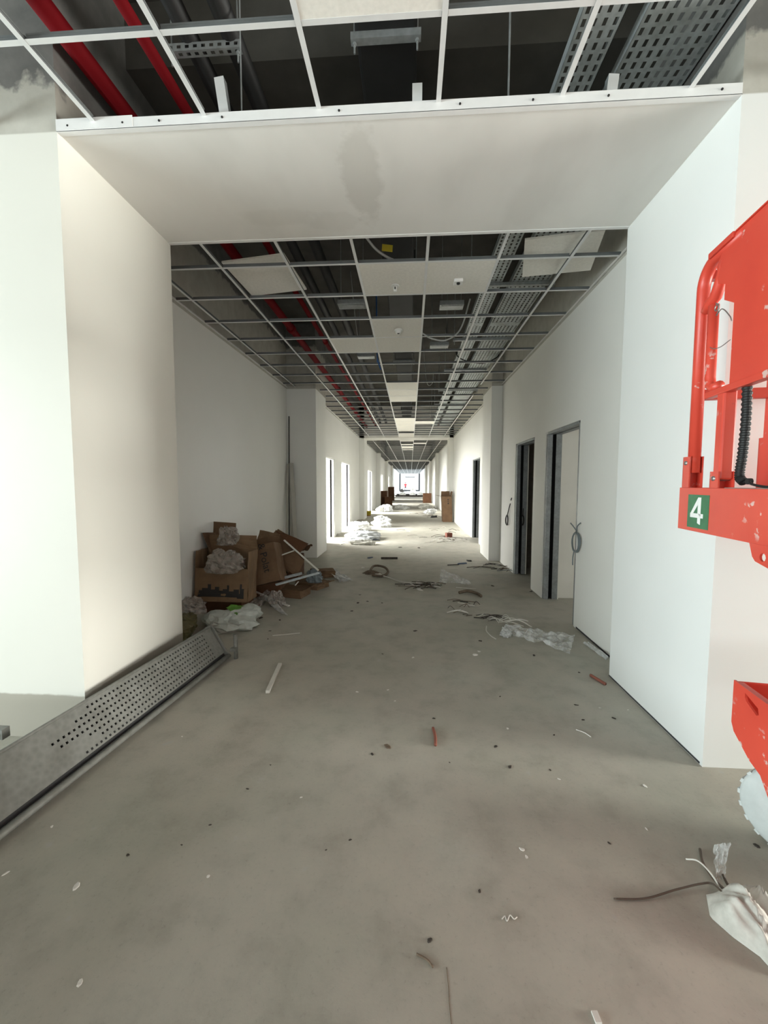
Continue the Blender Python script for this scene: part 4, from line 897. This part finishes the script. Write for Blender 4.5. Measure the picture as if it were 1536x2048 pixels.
e = carton('small red box in the litter heap in the doorway light', fl(898, 1076)+Vector((0, .1, 0)), (.16, .12, .13), (0, 0, R(20)), 'brick', (), .004, seed=21, top=True, cat='box')
heap('rope_heap', 'brown tangled strap heap left of centre on the floor', 'strap heap', fl(742, 1146), .16, .13, .05, 'scrapb', 2.7)
cable('strap', [fl(738, 1146, .02), fl(748, 1132, .05), fl(768, 1134, .06), fl(776, 1144, .03), fl(764, 1152, .02), fl(745, 1150, .02)], .02, 'scrapb', 'brown strap looping round left of centre', 'strap')
cable('strap', [fl(752, 1151, .02), fl(772, 1153, .02), fl(800, 1163, .01), fl(830, 1166, .02)], .008, 'strip', 'pale strap running from the brown loop to the offcuts', 'strap')
scrap(726, 1136, .035, 'scrapw', 'white round scrap at the tip of the brown strap', None)
scrap(755, 1150, .07, 'strip', 'pale flat scrap below the brown strap', None, flat=.15)
scrap(838, 1166, .05, 'scrapw', 'white scrap on the heap of offcuts in mid corridor', None)
scrap(840, 1180, .04, 'scrapw', 'white scrap at the near side of the mid corridor offcuts', None)
cable('strap', [fl(918, 1185, .02), fl(935, 1182, .03), fl(955, 1187, .02), (fl(962, 1192, .02))], .02, 'scrapb', 'brown curved strap right of the offcut heap', 'strap')
rod_bit('pale_strip', 'thin pale strip below the folded clear film', 'strip', fl(912, 1175, .008), fl(952, 1178, .008), .007, 'scrapw')
rod_bit('pale_strip', 'thin pale strip in the loose scatter right of centre', 'strip', fl(915, 1205, .006), fl(948, 1211, .006), .006, 'scrapw', .01)
cable('wire', [fl(973, 1252, .005), fl(973, 1262, .005), fl(982, 1272, .005), fl(992, 1278, .005)], .006, 'strip', 'curved pale strip beside the clear film', 'strip')
sheet('plastic_film', 'folded clear film standing up behind the mid corridor offcuts', 'plastic film', [fl(878, 1166, .0), fl(945, 1170, .0), fl(940, 1166, .03)+Vector((0, .1, .02)), fl(882, 1158, .0)+Vector((0, 0, .16))], 'film', .03, 14, 4, 6.6, 0)
sheet('plastic_film', 'long clear film lying on the floor towards the right wall', 'plastic film', [fl(1003, 1262, .015), fl(1140, 1306, .01), fl(1150, 1268, .03), fl(1015, 1250, .04)], 'film', .05, 22, 6, 7.6, 0)
sheet('plastic_film', 'strip of clear film along the foot of the right wall', 'plastic film', [fl(1165, 1285, .01), fl(1212, 1320, .01), fl(1216, 1312, .05), fl(1180, 1284, .03)], 'filmw', .02, 12, 4, 8.6, 0)
crumple('plastic_film', 'small white film scrap at the near end of the long clear film', 'plastic film', fl(1012, 1272), .07, .06, .05, 'filmw', 3.9)
# bag and wires in the lower right corner
def draped(name, label, cat, outline, h, mat, seed):
    pts = [fl(u, v) for u, v in outline]; c = sum(pts, Vector())/len(pts); n_ = 16; seg = 48; vs = [Vector((0, 0, h*.7))]
    cl = []; P = pts
    for k in range(seg):
        t = k/seg*len(P); i = int(t); f = t-i; a, b = P[i % len(P)], P[(i+1) % len(P)]; cl.append(a*(1-f)+b*f-c)
    for j in range(1, n_+1):
        f = j/n_
        for k in range(seg):
            p = cl[k]*f; q = Vector((p.x*7+seed, p.y*7, seed)); q2 = Vector((p.x*16+p.y*9+seed, p.y*5-p.x*3, seed)); rg = 1-abs(noise.noise(q2*.7))*2.0; rg2 = 1-abs(noise.noise(q2*1.9))*1.8
            z = h*(1-f**3)*(.35+.55*rg+.25*rg2); vs.append(Vector((p.x, p.y, max(.002, z))))
    fs = [(0, 1+k, 1+(k+1) % seg) for k in range(seg)]+[(1+j*seg+k, 1+(j+1)*seg+k, 1+(j+1)*seg+(k+1) % seg, 1+j*seg+(k+1) % seg) for j in range(n_-1) for k in range(seg)]
    o = MB().add(vs, fs).build(name, mat, None, True); o.location = c; return tag(o, label, cat)
draped('plastic_bag', 'dusty white plastic bag crumpled on the floor, lower right corner', 'plastic bag', [(1412, 1790), (1450, 1782), (1500, 1795), (1560, 1800), (1600, 1900), (1560, 1960), (1520, 1915), (1465, 1875), (1420, 1835)], .10, 'rag', 2.9)
sheet('plastic_film', 'torn clear film shred standing behind the white bag', 'plastic film', [fl(1432, 1760), fl(1452, 1758), fl(1458, 1700, .06)+Vector((0, 0, .03)), fl(1428, 1690, .05)], 'film', .025, 12, 5, 5.9, 0)
cable('wire', [fl(1228, 1798, .005), fl(1290, 1797, .006), fl(1350, 1780, .012), fl(1400, 1768, .015), fl(1425, 1768, .02), fl(1450, 1790, .04)], .0034, 'twig', 'brown wire reaching left from the white bag', 'wire')
cable('wire', [fl(1400, 1698, .006), fl(1406, 1725, .01), fl(1425, 1755, .015), fl(1455, 1785, .03)], .005, 'twig', 'thick brown wire end behind the white bag', 'wire')
cable('wire', [fl(1446, 1750, .006), fl(1460, 1775, .01), fl(1490, 1800, .03)], .005, 'twig', 'second brown wire end right behind the white bag', 'wire')
cable('wire', [fl(1372, 1718, .02), fl(1396, 1722, .04), fl(1420, 1745, .03), fl(1440, 1775, .02)], .003, 'strip', 'thin tan strip arching behind the white bag', 'wire')
# hairline crack in the floor
cable('floor_crack', [fl(893, 1935, .0), fl(897, 1975, .0), fl(899, 2010, .0), fl(903, 2050, .0)], .0012, 'scrapb', 'hairline dark crack in the concrete at the bottom', 'crack', 5, 5)

# ------------------------------------------------------------------ heaps and boxes further down the corridor
crumple('plastic_sheeting', 'large white plastic sheeting heap by the first bright doorway', 'plastic sheeting', fl(724, 1082)+Vector((0, .35, 0)), .62, .42, .17, 'filmg', 1.3, rot=.3)
crumple('plastic_sheeting', 'white plastic sheeting heap behind the large one', 'plastic sheeting', fl(716, 1064)+Vector((0, .5, 0)), .42, .40, .22, 'filmw', 4.6)
crumple('plastic_sheeting', 'tall bunched white plastic at the right end of the sheeting', 'plastic sheeting', fl(764, 1056)+Vector((0, .4, 0)), .40, .36, .27, 'filmw', 7.1)
crumple('plastic_sheeting', 'grey bunched plastic at the near foot of the sheeting', 'plastic sheeting', fl(726, 1090)+Vector((0, .1, 0)), .36, .14, .09, 'rag', 2.1)
crumple('plastic_sheeting', 'distant white sheeting heap past the soffit band', 'plastic sheeting', fl(770, 1023), .5, .5, .26, 'filmw', 6.6)
crumple('plastic_sheeting', 'smaller distant white sheeting heap right of the other', 'plastic sheeting', fl(803, 1018), .5, .5, .18, 'filmw', 3.6)
crumple('plastic_sheeting', 'distant grey sheeting heap on the right', 'plastic sheeting', fl(850, 1017), .55, .6, .2, 'rag', 8.2)
crumple('plastic_sheeting', 'distant white sheeting beside the tall carton', 'plastic sheeting', fl(862, 1027), .4, .4, .2, 'filmw', 5.2)
scrap(868, 1035, .12, 'ink', 'black lump on the floor near the tall carton', None, flat=.6)
heap('plaster_rubble', 'low heap of pale rubble in the first left doorway', 'rubble', fl(686, 1071), .32, .16, .08, 'board', 6.3)
heap('plaster_rubble', 'low grey rubble at the foot of the left wall', 'rubble', fl(724, 1043), .22, .3, .10, 'floor', 2.3)
eT, bT, tT = carton('tall open carton standing against the far right wall', (1.46, 16.35, 0), (.36, .42, 1.0), (0, 0, R(3)), 'card', (('L', 78, .22), ('b', 5, .2), ('R', 10, .2)), .01, seed=31, squash=(-.05, 0))
mbs = MB()
for mbx in print_on(eT, [bT[0], bT[1], tT[1], tT[0]], .01, 31, [(.55, .68, .86, .90), (.55, .66, .80, .83), (.55, .68, .70, .76)], 'ink', 'p'): mbs.add(mbx.v, mbx.f)
mbs.build('black_print', 'ink', eT)
carton('dark carton standing by the far left wall, nearest of the three', (-1.78, 27.6, 0), (.45, .6, 1.0), (0, 0, R(-4)), 'card3', (), .01, seed=32, top=True)
carton('lower dark carton standing in front of the far left one', (-1.45, 26.9, 0), (.5, .5, .62), (0, 0, R(6)), 'card3', (), .01, seed=33, top=True)
carton('dark carton standing farther along the left wall', (-1.72, 36.2, 0), (.6, .6, 1.2), (0, 0, R(3)), 'card3', (), .01, seed=34, top=True)
carton('dark carton standing farther along the right wall', (1.30, 32.2, 0), (.62, .6, .75), (0, 0, R(3)), 'card3', (), .01, seed=35, top=True)
bar('board', 'white board leaning by the far left cartons', 'board', (-1.5, 38, 0), (-1.85, 38.1, 2.3), .35, .03, 'sheet')
e = empty('yellow_tub', (-1.93, 18.9, 0)); tag(e, 'yellow tub beside the far left wall', 'tub')
MB().lathe([(.10, 0), (.13, .22), (.135, .225), (.12, .225), (.10, .02)], (0, 0, 0), 20).build('tub_body', 'yellow', e, True); MB().lathe([(.105, .0), (.105, .03)], (0, 0, 0), 20).build('base_rim', 'brick', e)
bar('timber_plank', 'dark plank lying across the corridor near its far end, nearer one', 'plank', (-1.7, 46.5, .10), (1.4, 46.6, .10), .2, .18, 'timber')
bar('timber_plank', 'dark plank lying across the far end of the corridor', 'plank', (-1.75, 52.0, .10), (1.5, 52.0, .10), .3, .2, 'timber')
for x, s in ((-.9, 2.2), (.25, 5.5), (1.15, 7.7)): crumple('plastic_sheeting', ['white sheeting heap between the far planks, at the left', 'white sheeting heap between the far planks, in the middle', 'white sheeting heap between the far planks, at the right'][int(x > 0)+int(x > 1)], 'plastic sheeting', (x, 49.2, 0), .42, .45, .35, 'filmw', s)

# ------------------------------------------------------------------ bright far end: open gallery, end frame, person
sbox('floor_gallery', 'ground', -6, 6, YEND, 95, -.2, 0, label='sunlit pale paving past the end of the corridor')
e = empty('end_frame', (0, 80, 0)); tag(e, 'dark steel portal frame at the bright far end', 'frame')
for x in (-2.05, 1.70): MB().box(x-.17, x+.17, -.08, .08, .28, 3.4).build('post', 'frame', e)
MB().box(-2.2, 1.85, -.1, .1, 0, .28).build('sill', 'frame', e); MB().box(-1.0, .85, -.06, .06, 2.66, 2.84).build('transom', 'frame', e)
MB().box(-2.2, 1.85, -.08, .08, 3.4, 3.52).build('head', 'frame', e); MB().box(-1.0, -.92, -.03, .03, 2.84, 3.4).box(.77, .85, -.03, .03, 2.84, 3.4).build('drop_bracket', 'frame', e)
for x, lbx in ((-3.0, 'left'), (2.6, 'right')):
    e = empty('gallery_post', (x, 66, 0)); tag(e, 'pale slim post at the %s of the bright gallery' % lbx, 'post'); MB().box(-.15, .15, -.15, .15, 0, 3.5).build('shaft', 'sheet', e); MB().box(-.22, .22, -.22, .22, 0, .1).build('foot', 'sheet', e)
heap('rubble_heap', 'small dark heap on the paving left of the person', 'rubble', (-1.5, 72, 0), .35, .3, .7, 'timber', 4.1)
heap('rubble_heap', 'greyish heap on the paving right of the person', 'rubble', (.45, 73, 0), .55, .4, .75, 'board', 3.3)
# person
pe = empty('person', (-.85, 70, 0), (0, 0, R(15))); tag(pe, 'distant person in a red top and dark trousers at the bright end', 'person')
J = {'pel': (0, 0, .92), 'sp': (0, 0, 1.15), 'ch': (0, 0, 1.36), 'nk': (0, .0, 1.47), 'hd': (0, -.01, 1.58), 'ht': (0, -.005, 1.68),
     'hl': (-.09, 0, .88), 'kl': (-.11, -.06, .48), 'al': (-.12, .05, .08), 'tl': (-.12, -.10, .04), 'hr': (.09, 0, .88), 'kr': (.11, .05, .48), 'ar': (.13, .12, .09), 'tr': (.14, -.02, .04),
     'sl': (-.19, 0, 1.38), 'el': (-.26, .04, 1.10), 'wl': (-.24, -.12, .90), 'fl': (-.23, -.17, .82), 'sr': (.19, 0, 1.38), 'er': (.27, .02, 1.12), 'wr': (.22, -.18, 1.05), 'fr': (.18, -.25, 1.05)}
RD = dict(pel=.15, sp=.125, ch=.15, nk=.055, hd=.085, ht=.06, hl=.085, kl=.058, al=.042, tl=.035, hr=.085, kr=.058, ar=.042, tr=.035, sl=.06, el=.042, wl=.03, fl=.028, sr=.06, er=.042, wr=.03, fr=.028)
ED = [('pel', 'sp'), ('sp', 'ch'), ('ch', 'nk'), ('nk', 'hd'), ('hd', 'ht'), ('pel', 'hl'), ('hl', 'kl'), ('kl', 'al'), ('al', 'tl'), ('pel', 'hr'), ('hr', 'kr'), ('kr', 'ar'), ('ar', 'tr'), ('ch', 'sl'), ('sl', 'el'), ('el', 'wl'), ('wl', 'fl'), ('ch', 'sr'), ('sr', 'er'), ('er', 'wr'), ('wr', 'fr')]
nm = list(J); me = bpy.data.meshes.new('body'); me.from_pydata([J[k] for k in nm], [(nm.index(a), nm.index(b)) for a, b in ED], []); me.materials.append(M['person'])
bo = bpy.data.objects.new('body', me); link(bo, pe); bo.modifiers.new('skin', 'SKIN'); sub = bo.modifiers.new('sub', 'SUBSURF'); sub.levels = sub.render_levels = 1
sk = me.skin_vertices[0].data if me.skin_vertices else None
if sk is None:
    bm = bmesh.new(); bm.from_mesh(me); bm.verts.layers.skin.verify(); bm.to_mesh(me); bm.free(); sk = me.skin_vertices[0].data
for i, k in enumerate(nm): sk[i].radius = (RD[k], RD[k]); sk[i].use_root = (k == 'pel')
MB().lathe([(.02, .135), (.07, .12), (.095, .07), (.098, .02), (.09, -.01)], (0, .01, 1.58), 16).build('hair', 'hair', pe, True)
